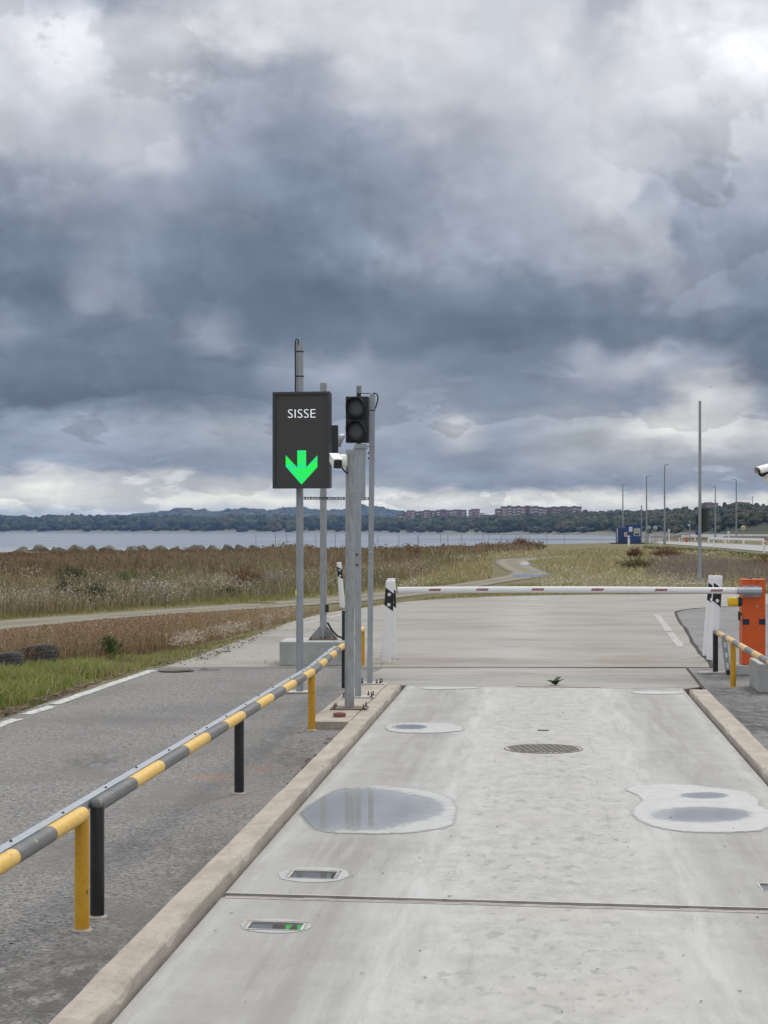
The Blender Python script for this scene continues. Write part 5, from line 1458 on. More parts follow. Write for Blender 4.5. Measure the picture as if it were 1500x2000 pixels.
# 3. field beyond the track
def field(name, poly, n, hmin, hmax, w, cols, label, lean=.3, avoid=(TRACK_IN,), dens=None, scale=.12, heads=None, tfun=None, top=None, clump=False):
    P = sample(poly, n, avoid, dens); n = len(P); x, y = P[:, 2], P[:, 3]; pt = fbm(x * scale + 7, y * scale, 4)
    h = hmin + (hmax - hmin) * NR.random(n) ** 1.2 * np.clip(pt * 2.0, .3, 1.25)
    if clump: h = h * np.clip(fbm(x * .7 + 13, y * .45, 4) * 3.4 - .95, .18, 1.35)
    if top is not None: h = np.minimum(h, ((P[:, 1] - np.interp(P[:, 0], *top)) + 5 * NR.random(n) - 9 * np.clip(fbm(P[:, 0] * .035, P[:, 0] * 0 + 2, 3) - .4, 0, 1) + 9 * (NR.random(n) < .02)) / F * y).clip(.05)
    ww = w * np.clip(y / 45.0, .7, 3.2) * (.6 + .8 * NR.random(n))
    t = NR.random(n) * .55 + (pt - .28) * 1.1 if tfun is None else tfun(P, pt)
    arr = [blade_arrays(x, y, gz(x, y) - .02, h, ww, lean * (.4 + 1.2 * NR.random(n)), pal(n, cols, t))]
    if heads:
        per, size, hc, spread = heads; m = n * per; k = np.repeat(np.arange(n), per)
        c = np.stack([x[k] + NR.normal(0, spread, m), y[k] + NR.normal(0, spread, m), gz(x[k], y[k]) + h[k] * (.55 + .5 * NR.random(m))], 1)
        arr.append(flake_arrays(c, size * np.clip(y[k] / 50, .7, 3) * (.5 + NR.random(m)), pal(m, hc, NR.random(m) * .6 + (pt[k] - .28) * .8)))
    return stuff(name, arr, label)
BROWN = [(.125,.090,.058), (.185,.130,.078), (.25,.185,.115), (.275,.225,.14), (.155,.145,.072)]
# tall dock and reed band by the shore
field('tall_brown_reeds', [(-420,1083),(0,1080),(150,1079),(300,1078),(500,1078),(700,1077),(850,1074),(960,1069),(1060,1066),(1060,1074),(960,1080),(860,1089),(740,1100),(560,1112),(300,1124),(-420,1130)], 36000, .35, 1.0, .030, BROWN,
      'tall rust-brown reeds and docks along the shore', .22, scale=.10, heads=(1, .040, [(.10,.060,.038), (.17,.105,.065), (.24,.17,.11)], .06), clump=True, top=([-150, 0, 120, 165, 300, 500, 540, 575, 620, 700, 800, 900, 1000, 1060], [1082, 1081, 1079, 1077, 1076, 1074, 1063, 1063, 1070, 1070, 1068, 1065, 1059, 1059]))
# mixed middle: brown stems, grey-green leaves
field('mixed_field_weeds', [(-420,1112),(300,1108),(560,1100),(740,1090),(860,1083),(960,1076),(955,1090),(900,1105),(820,1128),(720,1148),(560,1162),(400,1174),(200,1188),(0,1202),(-420,1247)], 46000, .08, .58, .020,
      [(.145,.100,.060), (.195,.140,.080), (.26,.20,.12), (.31,.26,.165), (.19,.17,.085), (.14,.145,.065), (.24,.22,.17)], 'mixed dry stems and grey-green weeds in the field', .42, scale=.22, clump=True, top=([-150, 1000], [1078, 1064]))
# pale seeding thistles in drifts
def thistle_d(px, py, x, y):
    drift = np.clip(fbm(x * .16 + 31, y * .11, 3) * 5 - 2.2, 0, 1)
    front = np.exp(-((py - np.interp(px, [-150, 0, 300, 500, 700, 800], [1200, 1186, 1166, 1152, 1140, 1128])) / 11.0) ** 2)
    backb = np.exp(-((py - np.interp(px, [-150, 0, 250, 320], [1124, 1122, 1116, 1112])) / 12.0) ** 2) * (px < 330) * .7
    return np.clip(.04 + np.clip(fbm(x * .5, y * .35, 3) * 4 - 1.4, .1, 1) * drift * (front + backb), 0, 1)
P = sample([(-420,1105),(300,1104),(620,1118),(820,1100),(960,1090),(900,1112),(820,1132),(720,1150),(560,1164),(400,1176),(200,1191),(0,1205),(-420,1249)], 1800, (TRACK,), thistle_d)
n = len(P); x, y = P[:, 2], P[:, 3]; h = .15 + .38 * NR.random(n)
arr = [blade_arrays(x, y, gz(x, y), h, .02, .2, pal(n, [(.22,.19,.12), (.17,.17,.08)]))]
per = 9; m = n * per; k = np.repeat(np.arange(n), per)
c = np.stack([x[k] + NR.normal(0, .09, m), y[k] + NR.normal(0, .09, m), gz(x[k], y[k]) + h[k] * (.6 + .5 * NR.random(m))], 1)
arr.append(flake_arrays(c, .018 + .026 * NR.random(m) * np.clip(y[k] / 55, .7, 2), pal(m, [(.27,.235,.18), (.39,.345,.275), (.56,.51,.43)])))
stuff('pale_thistle_heads', arr, 'pale seeding thistle heads in drifts')
# dark and green bushes of weed in the field: a countable few
def tuft(label, px, py, hh, rr, cols, n_=230, name='weed_clump', cat='weed clump', group='clumps of weed in the field', spiky=.5):
    p = G(px, py); t = thing(name, label, cat, (p.x, p.y, float(terrain_z(np.array([p.x]), np.array([p.y]))[0])), 0, group)
    r = NR.random(n_) ** .6 * rr; a = NR.random(n_) * 2 * PI
    x, y = r * np.cos(a) * .55, r * np.sin(a) * .5; h = hh * (.45 + .6 * NR.random(n_)) * (1 - .45 * (r / rr))
    V, T, C = blade_arrays(x, y, np.zeros(n_), h, .025 * max(1, p.y / 70), spiky * r / rr * 1.6 + .15, pal(n_, cols), dirn=a)
    m = n_ * 3; k = NR.integers(0, n_, m); f = NR.random(m)
    c = np.stack([x[k] * (1 + f * .6), y[k] * (1 + f * .6), h[k] * (.2 + .75 * f)], 1)
    V2, T2, C2 = flake_arrays(c, .03 * max(1, p.y / 60) * (.5 + NR.random(m)), pal(m, cols))
    V, T, C = merge_arrays([(V, T, C), (V2, T2, C2)])
    tri_mesh('foliage', V, T, M['blade'], C, parent=t)
    return t
GREY = [(.20,.17,.15), (.26,.225,.20), (.30,.27,.24)]; DK = [(.045,.055,.03), (.07,.08,.04)]; GRN = [(.075,.115,.035), (.11,.15,.05)]; RST = [(.11,.055,.03), (.16,.085,.045), (.20,.13,.07)]
for a in (('grey twiggy shrub beside the track on the left', 293, 1174, .62, .75, GREY), ('dark leafy clump in the middle of the left field', 180, 1180, .8, .8, DK), ('dark green clump left of the thistle drift', 128, 1168, .7, .55, DK),
          ('dark blue-green clump far out in the left field', 140, 1138, .85, .8, DK), ('bright green clump below the reeds', 255, 1142, .7, .8, GRN), ('second bright green clump near the track', 302, 1150, .7, .6, GRN),
          ('tall rust-brown dock cluster left of the sign pole', 478, 1148, 1.05, .8, RST), ('small dark clump under the dock cluster', 446, 1162, .35, .45, DK),
          ('grey seeding shrub between field and poles', 530, 1146, .75, .8, GREY), ('green bush in the far reeds right of the poles', 775, 1088, .9, 1.2, GRN),
          ('dark brown dock cluster right of the green bush', 797, 1090, 1.1, 1.0, RST), ('olive bush on the right grassland before the kiosk', 1242, 1112, .9, 1.0, [(.10,.095,.04), (.14,.125,.055)]),
          ('red-brown dock in front of the blue kiosk', 1240, 1088, .9, .6, RST), ('low green mat of weed right of the olive bush', 1310, 1110, .30, 2.4, GRN), ('grey-purple dead stems before the tall pole', 1352, 1125, .6, 1.6, GREY),
          ('dark dock stalk at the far shore fence', 1018, 1070, 1.3, 1.0, RST), ('low dark bush by the shore fence', 1040, 1071, .7, 1.8, DK), ('dead docks along the far verge', 1300, 1086, .8, 1.6, RST), ('brown bush at the right edge of the field', 1495, 1108, .8, 1.6, RST)):
    tuft(*a)
# short yellowing turf beside the track
field('track_side_turf', [(-420,1245),(0,1206),(200,1192),(400,1179),(560,1168),(720,1153),(830,1138),(960,1124),(950,1118),(820,1124),(700,1136),(560,1148),(400,1162),(200,1178),(0,1192),(-420,1235)], 13000, .04, .15, .016,
      [(.17,.155,.055), (.23,.21,.075), (.20,.22,.05), (.26,.225,.12)], 'short yellowing turf beside the dirt track', .6, scale=.3)
field('verge_turf', [(640,1192),(720,1182),(800,1170),(900,1163),(1000,1160),(1160,1157),(1300,1156),(1500,1156),(1640,1156),(1640,1140),(1400,1138),(1200,1136),(1080,1136),(1000,1140),(940,1150),(880,1160),(800,1170),(700,1181)], 13000, .03, .13, .014,
      [(.22,.195,.085), (.28,.245,.12), (.21,.215,.07), (.34,.30,.17)], 'short straw-coloured turf at the concrete edge', .6, scale=.3)
# right-hand grassland: straw, olive and grey drifts
RIGHT = [(860,1092),(960,1078),(1060,1074),(1180,1070),(1260,1072),(1330,1076),(1420,1082),(1520,1094),(1700,1110),(1700,1158),(1500,1157),(1300,1157),(1160,1158),(1040,1150),(1090,1126),(1040,1100),(960,1094),(960,1128),(880,1140),(780,1150),(840,1124)]
field('right_straw_grass', RIGHT, 38000, .06, .30, .018, [(.155,.152,.058), (.225,.205,.085), (.32,.275,.135), (.43,.37,.21), (.27,.245,.10)], 'straw and olive grass on the right-hand land', .5, scale=.10, clump=True)
def pale_d(px, py, x, y): return np.clip(fbm(x * .13 + 50, y * .09, 3) * 5 - 2.35, 0, 1)
P = sample(RIGHT, 3600, (TRACK,), pale_d); n = len(P); x, y = P[:, 2], P[:, 3]; h = .12 + .22 * NR.random(n)
per = 5; m = n * per; k = np.repeat(np.arange(n), per)
c = np.stack([x[k] + NR.normal(0, .10, m), y[k] + NR.normal(0, .10, m), gz(x[k], y[k]) + h[k] * (.5 + .5 * NR.random(m))], 1)
stuff('pale_grass_heads', [flake_arrays(c, .018 + .026 * NR.random(m) * np.clip(y[k] / 55, .7, 2.2), pal(m, [(.36,.31,.20), (.47,.42,.29), (.56,.52,.40)]))], 'pale seed heads over the right-hand grass')
field('grey_dead_weeds', [(1270,1094),(1330,1088),(1420,1096),(1500,1108),(1640,1118),(1640,1136),(1480,1138),(1400,1140),(1330,1138),(1262,1132)], 8000, .18, .55, .016, [(.19,.16,.145), (.24,.205,.185), (.20,.15,.12), (.27,.235,.20)], 'grey-lilac dead weeds before the tall pole', .35, scale=.2)
field('road_bank_grass', [(1255,1066),(1330,1069),(1400,1074),(1500,1083),(1700,1102),(1700,1114),(1500,1096),(1400,1083),(1320,1075),(1255,1071)], 7000, .06, .24, .016, [(.085,.105,.030), (.115,.135,.042), (.13,.125,.05)], 'green grass on the bank below the far road', .5, scale=.2)
# moss strip by the arm
P = sample([(985,1146),(1060,1140),(1140,1139),(1240,1141),(1290,1145),(1200,1147),(1080,1148)], 2600); n = len(P); x, y = P[:, 2], P[:, 3]
stuff('moss_strip', [blade_arrays(x, y, gz(x, y) + .01, .02 + .05 * NR.random(n), np.full(n, .03), np.full(n, .6), pal(n, [(.19,.20,.035), (.26,.25,.05)]))], 'yellow-green moss strip behind the barrier arm')

# sapling in the weeds
p = G(214, 1289); t = thing('conifer_sapling', 'small dark green sapling at the front of the brown weeds', 'sapling', (p.x, p.y, -.05))
mb = MB(); mb.tube([(0, 0, 0), (.005, 0, .2), (.012, 0, .37)], [.010, .007, .003], 6); mb.build('stem', M['rust'], t)
cc_ = []
for k in range(30):                                       # upswept twigs, each with its own sprays of needles
    f0 = .06 + .80 * (k / 30.0); a0 = k * 2.4 + rng.random() * .5; ln = (.19 * (1 - f0) + .035) * (.75 + .5 * rng.random())
    for j in range(75):
        q = NR.random() ** .7
        cc_.append((math.cos(a0) * ln * q + NR.normal(0, .012), math.sin(a0) * ln * q + NR.normal(0, .012), f0 * .34 + ln * q * (.55 + .5 * f0) + NR.normal(0, .010)))
c = np.array(cc_); c[:, 0] += np.where(c[:, 2] < .16, .035, 0.0); n_ = len(c)
V, T, C = flake_arrays(c, .006 + .012 * NR.random(n_), pal(n_, [(.028,.052,.017), (.05,.095,.028), (.095,.155,.048)]))
tri_mesh('foliage', V, T, M['blade'], C, parent=t)

# loose litter on the hard surfaces: twigs, chips, grit
def lit(poly, n, size, cols, flat, dens=None, z=.006, plane=0.0):
    P = sample(poly, n, (), dens); n = len(P); x, y = P[:, 2], P[:, 3]
    c = np.stack([x, y, np.full(n, z + plane)], 1)
    return flake_arrays(c, size * (.3 + 1.2 * NR.random(n) ** 2), pal(n, cols), flat)
EDGE = [(120,1990),(300,1830),(420,1700),(520,1580),(590,1500),(640,1440),(655,1440),(600,1515),(520,1605),(420,1725),(300,1865),(170,2000)]
L_ = [lit(EDGE, 2600, .019, [(.05,.035,.028), (.12,.09,.065), (.24,.19,.14)], .35, lambda px, py, x, y: np.clip(fbm(x * 3, y * 1.5, 3) * 5 - 2.2, 0, 1)),
      lit([(0,1420),(300,1318),(560,1330),(600,1420),(450,1580),(250,1800),(80,2000),(0,2000)], 260, .012, [(.03,.028,.026), (.07,.06,.05), (.30,.27,.22)], .3),
      lit([(560,1420),(680,1415),(640,1480),(540,1560)], 260, .014, [(.06,.04,.03), (.18,.13,.09), (.28,.22,.16)], .35)]
stuff('edge_litter', L_, 'twigs, chips and dry leaves along the kerb and on the asphalt')
P = sample([(330,1304),(600,1210),(760,1200),(800,1300),(700,1302)], 240); n = len(P)
L_ = [flake_arrays(np.stack([P[:, 2], P[:, 3], np.full(n, .008)], 1), .012 + .02 * NR.random(n), pal(n, [(.05,.04,.03), (.12,.09,.07), (.17,.14,.11)]), .3)]
P = sample([(800,1350),(1340,1350),(1500,1600),(1500,2000),(300,2000),(500,1700)], 170); n = len(P)
L_.append(flake_arrays(np.stack([P[:, 2], P[:, 3], np.full(n, .006)], 1), .005 + .012 * NR.random(n) ** 2, pal(n, [(.02,.018,.016), (.06,.05,.04), (.2,.17,.13)]), .3))
P = sample([(1380,1315),(1500,1360),(1500,1500),(1420,1400)], 60); n = len(P)
L_.append(flake_arrays(np.stack([P[:, 2], P[:, 3], np.full(n, .006)], 1), .006 + .012 * NR.random(n), pal(n, [(.02,.018,.016), (.05,.045,.04)]), .3))
stuff('road_grit', L_, 'small clods and grit scattered on the concrete')
P = sample([(280,1306),(330,1304),(420,1286),(480,1262),(560,1224),(620,1202),(690,1190),(800,1173),(900,1167),(1010,1163),(1150,1160),(1300,1158.5),(1600,1158.5),(1600,1156.5),(1150,1158),(1000,1161),(880,1165),(790,1170),(690,1186),(600,1200),(540,1222),(470,1252),(400,1272),(330,1293)], 1300); n = len(P)
stuff('edge_rubble', [flake_arrays(np.stack([P[:, 2], P[:, 3], np.full(n, .01) + .03 * NR.random(n)], 1), .012 + .024 * NR.random(n), pal(n, [(.09,.075,.05), (.17,.145,.10), (.26,.24,.19), (.12,.14,.05)]), .5)], 'rubble, clods and weeds along the broken concrete edge')

# boulders of the shore wall
def boulder(px, ytop, wpx, label, d=None):
    d = d or float(shore_near(np.array([px]))[0]) - 1.0
    c = at(px, ytop, d); r = wpx / 2 / F * d * 1.25
    b = bmesh.new(); bmesh.ops.create_icosphere(b, subdivisions=3, radius=1.0)
    s0 = rng.random() * 50
    for v in b.verts:
        u = v.co.normalized()
        k = .50 + .95 * fbm(np.array([u.x * 1.7 + u.z + s0]), np.array([u.y * 1.7 - u.z * .7 + s0]), 3)[0]
        for pl_ in range(5):                              # flat broken faces
            nrm = Vector((math.sin(pl_ * 2.1 + s0), math.cos(pl_ * 1.3 + s0 * 2), .5 + .5 * math.sin(pl_ + s0))).normalized()
            k = min(k, .84 / max(.25, u.dot(nrm))) if u.dot(nrm) > .45 else k
        v.co = u * k
    me = bpy.data.meshes.new('boulder'); zmax = max(v.co.z for v in b.verts)
    hh = max(.9, r * .62)
    bmesh.ops.scale(b, vec=(r, r, hh / zmax), verts=b.verts); b.to_mesh(me); b.free()
    me.materials.append(M['rock'])
    o = link('boulder', me, None, (c.x, c.y, c.z - hh)); tag(o, label, 'boulder', 'boulders of the shore wall')
ROCKS = [(-14,1071,70,'boulder cut off by the left picture edge'),(42,1067,46,'smooth low boulder second from the left edge'),(80,1063.5,42,'tallest pale boulder of the left group'),(104,1067,24,'small boulder leaning on the tall pale one'),(123,1068.5,34,'flat boulder in the gap before the open water'),
 (152,1063.5,36,'rounded dark boulder right of the water gap'),(178,1064,28,'small pointed boulder behind the reeds'),(214,1064.5,48,'long low boulder above the brown reeds'),(262,1066,40,'boulder half sunk in the reeds'),(277,1064,26,'small boulder left of the broken stone'),(312,1064.5,40,'broken angular stone above the reeds'),
 (343,1066.5,22,'smallest boulder of the row'),(381,1064,40,'low grey boulder left of centre'),(417,1063.5,36,'rounded boulder left of the sign pole'),(446,1062.5,28,'boulder close to the sign pole'),(470,1063,30,'boulder touching the dock thicket'),(497,1063.5,30,'last boulder before the dock thicket')]
for a in ROCKS: boulder(*a)

# ------------------------------------------------------------------ far shore: woods, shrubs, flats
def crown_mesh():
    b = bmesh.new(); bmesh.ops.create_icosphere(b, subdivisions=2, radius=1.0)
    V = np.array([v.co[:] for v in b.verts]); T = np.array([[v.index for v in f.verts] for f in b.faces]); b.free(); return V, T
CV, CT = crown_mesh()
def crowns(cx_, cy_, cz_, rad, hgt, cols, lumps=3):
    Vs, Ts, Cs = [], [], []; o = 0
    n = len(cx_)
    for l in range(lumps):
        off = NR.normal(0, .48, (n, 3)) if l else np.zeros((n, 3)); sc = (.55 + .25 * NR.random(n)) if l else np.full(n, .95)
        off[:, 2] *= .7
        rv = 1 + .75 * (NR.random((n, len(CV))) - .5)
        V = CV[None] * rv[:, :, None] * np.stack([rad, rad, hgt], 1)[:, None, :] * sc[:, None, None]
        V += (np.stack([cx_, cy_, cz_], 1) + off * np.stack([rad, rad, hgt], 1))[:, None, :]
        T = CT[None] + (np.arange(n) * len(CV))[:, None, None] + o
        c = cols * (1 + NR.normal(0, .13, (n, 1))).clip(.6, 1.5)
        C = np.repeat(c[:, None, :], len(CV), 1) * (1 + NR.normal(0, .22, (n, len(CV), 1))).clip(.4, 1.7)
        Vs.append(V.reshape(-1, 3)); Ts.append(T.reshape(-1, 3)); Cs.append(C.reshape(-1, 3)); o += n * len(CV)
    return np.concatenate(Vs), np.concatenate(Ts), np.concatenate(Cs)
FOL = [(.016,.025,.013), (.024,.034,.016), (.036,.044,.020), (.055,.056,.024), (.072,.056,.026)]
n = 3800
px = np.concatenate([NR.uniform(-420, 1000, n - 1900), NR.uniform(950, 1630, 1900)]); up = NR.random(n) ** .85
d2, top, zh = hill_profile(px)
d = d2 + 18 + up * 640; x = (px - CX) / F * d; y = np.sqrt(np.maximum(d ** 2 - x ** 2, 1))
zt = terrain_z(x, y); hgt = (4.4 + 2.8 * NR.random(n)) * tree_h(px) / TREE; rad = hgt * (.75 + .4 * NR.random(n))
hgt = hgt * np.where(up < .06, .6, 1)
cl = pal(n, FOL, NR.random(n) * .55 + (fbm(px * .02, up * 4, 3) - .3) * .9)
V, T, C = crowns(x, y, zt + hgt * 1.0, rad, hgt, cl)
setting(tri_mesh('far_wood', V, T, M['far_leaf'], C), 'stuff', 'dark wooded slope along the far shore')
n = 1100
px = NR.uniform(180, 900, n); d = NR.uniform(5300, 6050, n); x = (px - CX) / F * d; y = np.sqrt(d ** 2 - x ** 2)
zt = terrain_z(x, y); hgt = 6 + 5 * NR.random(n)
V, T, C = crowns(x, y, zt + hgt * .6, hgt * 2.2, hgt, pal(n, FOL), 2)
setting(tri_mesh('distant_hill_wood', V, T, M['far_leaf'], C), 'stuff', 'hazy wooded ridge far behind the shore')
# separate shrubs on the far beach
def shrub(px, ybase, wpx, label):
    d = float(shore_far(np.array([px]))[0]) + 14; r = wpx / 2 / F * d
    x = (px - CX) / F * d; y = math.sqrt(d * d - x * x); z = float(terrain_z(np.array([x]), np.array([y]))[0])
    t = thing('shore_shrub', label, 'shrub', (x, y, z), 0, 'shrubs along the far beach')
    k = 5; V, T, C = crowns(NR.normal(0, r * .45, k), NR.normal(0, r * .3, k), np.full(k, r * .55) + NR.random(k) * r * .3, np.full(k, r * .5), np.full(k, r * .55), pal(k, FOL[1:4]), 2)
    tri_mesh('foliage', V, T, M['far_leaf'], C, parent=t)
for a in ((776,1040,15,'round shrub on the far beach, leftmost of the row below the long flats'),(800,1040,9,'small shrub beside the round one on the far beach'),(819,1040,18,'broad dark shrub on the far beach under the long flats'),(857,1041,24,'widest dark shrub on the far beach'),(906,1041,14,'grey shrub on the far beach under the single tower'),(934,1041,15,'twin-topped shrub near the right end of the beach row'),(956,1042,13,'last shrub of the beach row')):
    shrub(*a)
# flats on the hill: stepped brick blocks with windows and pale balconies
WIN = {}
def unit_mesh(name, size, mat):
    if name not in WIN:
        mb = MB(); mb.box((0, 0, 0), size); o = mb.build(name, mat); WIN[name] = o.data; bpy.data.objects.remove(o)
    return WIN[name]
WG = pm('dark_flat_window', (.06,.065,.075), None, 1, .3)
def flats(label, segs, d, floors, pale, seed):
    """segs: (px0, px1, ytop) steps of the roofline; foot hidden in the trees"""
    r = random.Random(seed); kx = d / F
    xc = (segs[0][0] + segs[-1][1]) / 2
    zb = EYE + (HZ - max(s[2] for s in segs)) / F * d - floors * 3.0 - 4
    t = thing('block_of_flats', label, 'block of flats', ((xc - CX) * kx, d, zb), 0, 'brick flats on the wooded hill')
    for i, (a, b_, yt) in enumerate(segs):
        x0, x1 = (a - xc) * kx, (b_ - xc) * kx; zt = EYE + (HZ - yt) / F * d - zb
        dep = 13.0; fy = -1.2 if i % 2 else 0.0
        mb = MB(); mb.box(((x0 + x1) / 2, dep / 2 + fy, zt / 2), (x1 - x0 - .02, dep, zt)); mb.build('wall', M['brick'] if i % 3 else M['brick_dark'], t)
        mb = MB(); mb.box(((x0 + x1) / 2, dep / 2 + fy, zt + .3), (x1 - x0 + .3, dep + .4, .6)); mb.build('roof', M['brick_dark'], t)
        bays = max(1, int((x1 - x0) / 4.2)); bw_ = (x1 - x0) / bays
        for c in range(bays):
            bal = r.random() < pale
            for f in range(floors):
                z = zt - 1.9 - f * 3.0
                if z < 1.5: break
                xx = x0 + bw_ * (c + .5)
                o = link('window', unit_mesh('window', (1.9, .12, 1.5), WG), t, (xx, fy - .04, z))
                if bal: o = link('balcony', unit_mesh('balcony', (3.7, 1.1, 1.5), M['balcony']), t, (xx, fy - .56, z - 1.05))
                elif r.random() < .5: link('window_frame', unit_mesh('window_frame', (2.6, .1, .7), M['balcony']), t, (xx, fy - .06, z - .95))
D_ = 2560
flats('long stepped brick flats, leftmost block on the hill', [(777,787,1005.5),(787,794,1002),(794,811,997.5),(811,820,999.5),(820,828,998.6),(828,841,997),(841,852,998.4),(852,860,996.8)], D_ + 40, 5, .55, 1)
flats('tall-ended brick flats right of the stepped block', [(860,872,995.8),(872,885,997.4),(885,899,995.8),(899,911,996.5)], D_, 5, .45, 2)
flats('single narrow brick tower block beside a white hut', [(916,921,996.5),(921,937,994.8)], D_, 5, .3, 3)
flats('long brick flats with four roof towers in the middle of the hill', [(968,979,994.4),(979,992,990),(992,999,988.2),(999,1010,990),(1010,1016,988.4),(1016,1027,990),(1027,1034,988.4),(1034,1044,990),(1044,1051,989),(1051,1061,990.8),(1061,1067,992)], 2150, 4, .45, 4)
flats('lower brick flats with a pale glazed right end', [(1069,1079,991.6),(1079,1087,990.2),(1087,1096,991),(1096,1107,989.6),(1107,1119,990.6),(1119,1126,989.2),(1126,1136,990.2)], 2150, 4, .45, 5)
flats('square brick block behind the tall pole', [(1373,1379,983.6),(1379,1390,982.2),(1390,1403,983.4)], 1760, 4, .4, 6)
flats('rightmost square brick block near the radio mast', [(1434,1439,983.2),(1439,1450,981.4),(1450,1465,982.4)], 1760, 4, .4, 7)
c = at(941, 1004, 2540); t = thing('white_hut', 'low white building right of the narrow brick tower', 'building', (c.x, c.y, c.z - 6)); mb = MB(); mb.box((0, 0, 3.4), (7, 6, 6.6)); mb.build('wall', M['balcony'], t)
mb = MB(); mb.box((0, 0, 6.9), (7.6, 6.6, .4)); mb.build('roof', M['brick_dark'], t)
for xx in (-2, 0, 2): link('window', unit_mesh('window', (1.9, .12, 1.5), WG), t, (xx, -3.05, 4.5))
# radio mast, hilltop tower
c = at(1469.5, 998, 1700); t = thing('radio_mast', 'slim radio mast beside the rightmost flats', 'mast', (c.x, c.y, c.z - 4)); H_ = (998 - 969) / F * 1700 + 4
for a in range(3):
    mb = MB(); mb.tube([(.55 * math.cos(a * 2.1), .55 * math.sin(a * 2.1), 0), (.28 * math.cos(a * 2.1), .28 * math.sin(a * 2.1), H_)], .12, 6); mb.build('leg', M['far_steel'], t)
mb = MB()
for k in range(12): mb.tube([(.5 * math.cos(k * 2.1), .5 * math.sin(k * 2.1), H_ * k / 12), (.5 * math.cos((k + 1) * 2.1), .5 * math.sin((k + 1) * 2.1), H_ * (k + 1) / 12)], .07, 5)
mb.build('bracing', M['far_steel'], t)
mb = MB(); mb.box((0, 0, H_ - .9), (1.0, 1.0, 1.5), .1); mb.build('antenna', M['sign_back'], t)
c = at(365, 1000, 5950); t = thing('lookout_tower', 'tiny round-headed tower on the distant hilltop', 'tower', (c.x, c.y, c.z - 4))
mb = MB(); mb.lathe([(2.2, 0), (1.6, 5), (1.6, 8), (4.6, 10), (4.8, 14), (3.4, 15.5), (0, 16)], 16); mb.build('tower', M['far_steel'], t)

# ------------------------------------------------------------------ right-hand middle distance
p = G(1367, 1139.5); d = p.y; t = thing('tall_pole', 'tall slim galvanised pole carrying a dark green cabinet', 'pole', p)
H_ = zz(783, d); mb = MB(); mb.tube([(0, 0, 0), (0, 0, 3), (-.0, 0, H_)], [.052, .048, .040], 14); mb.build('pole', M['galv'], t)
for a in range(4):
    mb = MB(); mb.prism([(.045, 0), (.17, 0), (.17, .02), (.05, .22)], -.006, .006, Matrix.Rotation(a * PI / 2 + .4, 4, 'Z') @ Matrix.Rotation(PI / 2, 4, 'X')); mb.build('gusset', M['galv'], t)
mb = MB(); mb.box((0, 0, .01), (.36, .36, .02), .003); mb.build('base_plate', M['plate'], t)
bx = empty('cabinet', (.10, .08, zz(1014.5, d)), math.radians(-32)); bx.parent = t
mb = MB(); mb.box((.02, .06, 0), (.30, .22, 41 / F * d), .01); mb.build('case', M['dark_green_box'], bx)
mb = MB(); mb.box((-.19, .10, .0), (.05, .20, .24), .005); mb.build('side_box', M['black_plastic'], bx)
mb = MB(); mb.box((.02, .06, 20.7 / F * d), (.32, .24, .02), .003); mb.build('lid', M['black_plastic'], bx)
b_ = thing('pole_footing', 'low concrete strip at the foot of the tall pole', 'concrete base', (p.x - .1, p.y - .1, -.08)); mb = MB(); mb.box((-.1, -.1, .045), (1.25, .8, .10), .01); mb.build('slab', M['block'], b_)
def lamp_post(px, ytop, ybase, label, arm=1):
    p = G(px, ybase); t = thing('lamp_post', label, 'lamp post', p, 0, 'lamp posts along the far road'); H_ = zz(ytop, p.y)
    mb = MB(); mb.tube([(0, 0, 0), (0, 0, H_ * .5), (0, 0, H_)], [.105, .085, .055], 10); mb.build('pole', M['far_steel'], t)
    mb = MB(); mb.tube([(0, 0, H_ - .05), (arm * .15, 0, H_ + .03)], .045, 8); mb.build('arm', M['far_steel'], t)
    mb = MB(); mb.box((arm * .28, 0, H_ + .05), (.36, .24, .08), .03, Matrix.Rotation(-arm * .12, 3, 'Y')); mb.build('lamp_head', M['far_steel'], t)
    mb = MB(); mb.lathe([(.16, 0), (.16, .9), (.10, 1.0)], 10); mb.build('sleeve', M['far_steel'], t)
lamp_post(1216.5, 946, 1059.5, 'lamp post behind the blue kiosk, leftmost of five')
lamp_post(1262.8, 930.5, 1062.5, 'lamp post just right of the blue kiosk')
lamp_post(1298, 908, 1063.5, 'tallest lamp post, between the kiosk and the tall pole')
lamp_post(1397, 951, 1059.5, 'lamp post just right of the tall pole', -1)
lamp_post(1438, 937.5, 1060.5, 'rightmost lamp post, beyond the guard rails', -1)
p = G(1253, 1060); t = thing('thin_mast', 'thin bare mast at the right corner of the blue kiosk', 'mast', p); mb = MB(); mb.tube([(0, 0, 0), (0, 0, zz(991, p.y))], .06, 8); mb.build('pole', M['far_steel'], t)
mb = MB(); mb.lathe([(.09, 0), (.09, .12), (.02, .3)], 8, Matrix.Translation((0, 0, zz(991, p.y)))); mb.build('finial', M['far_steel'], t)
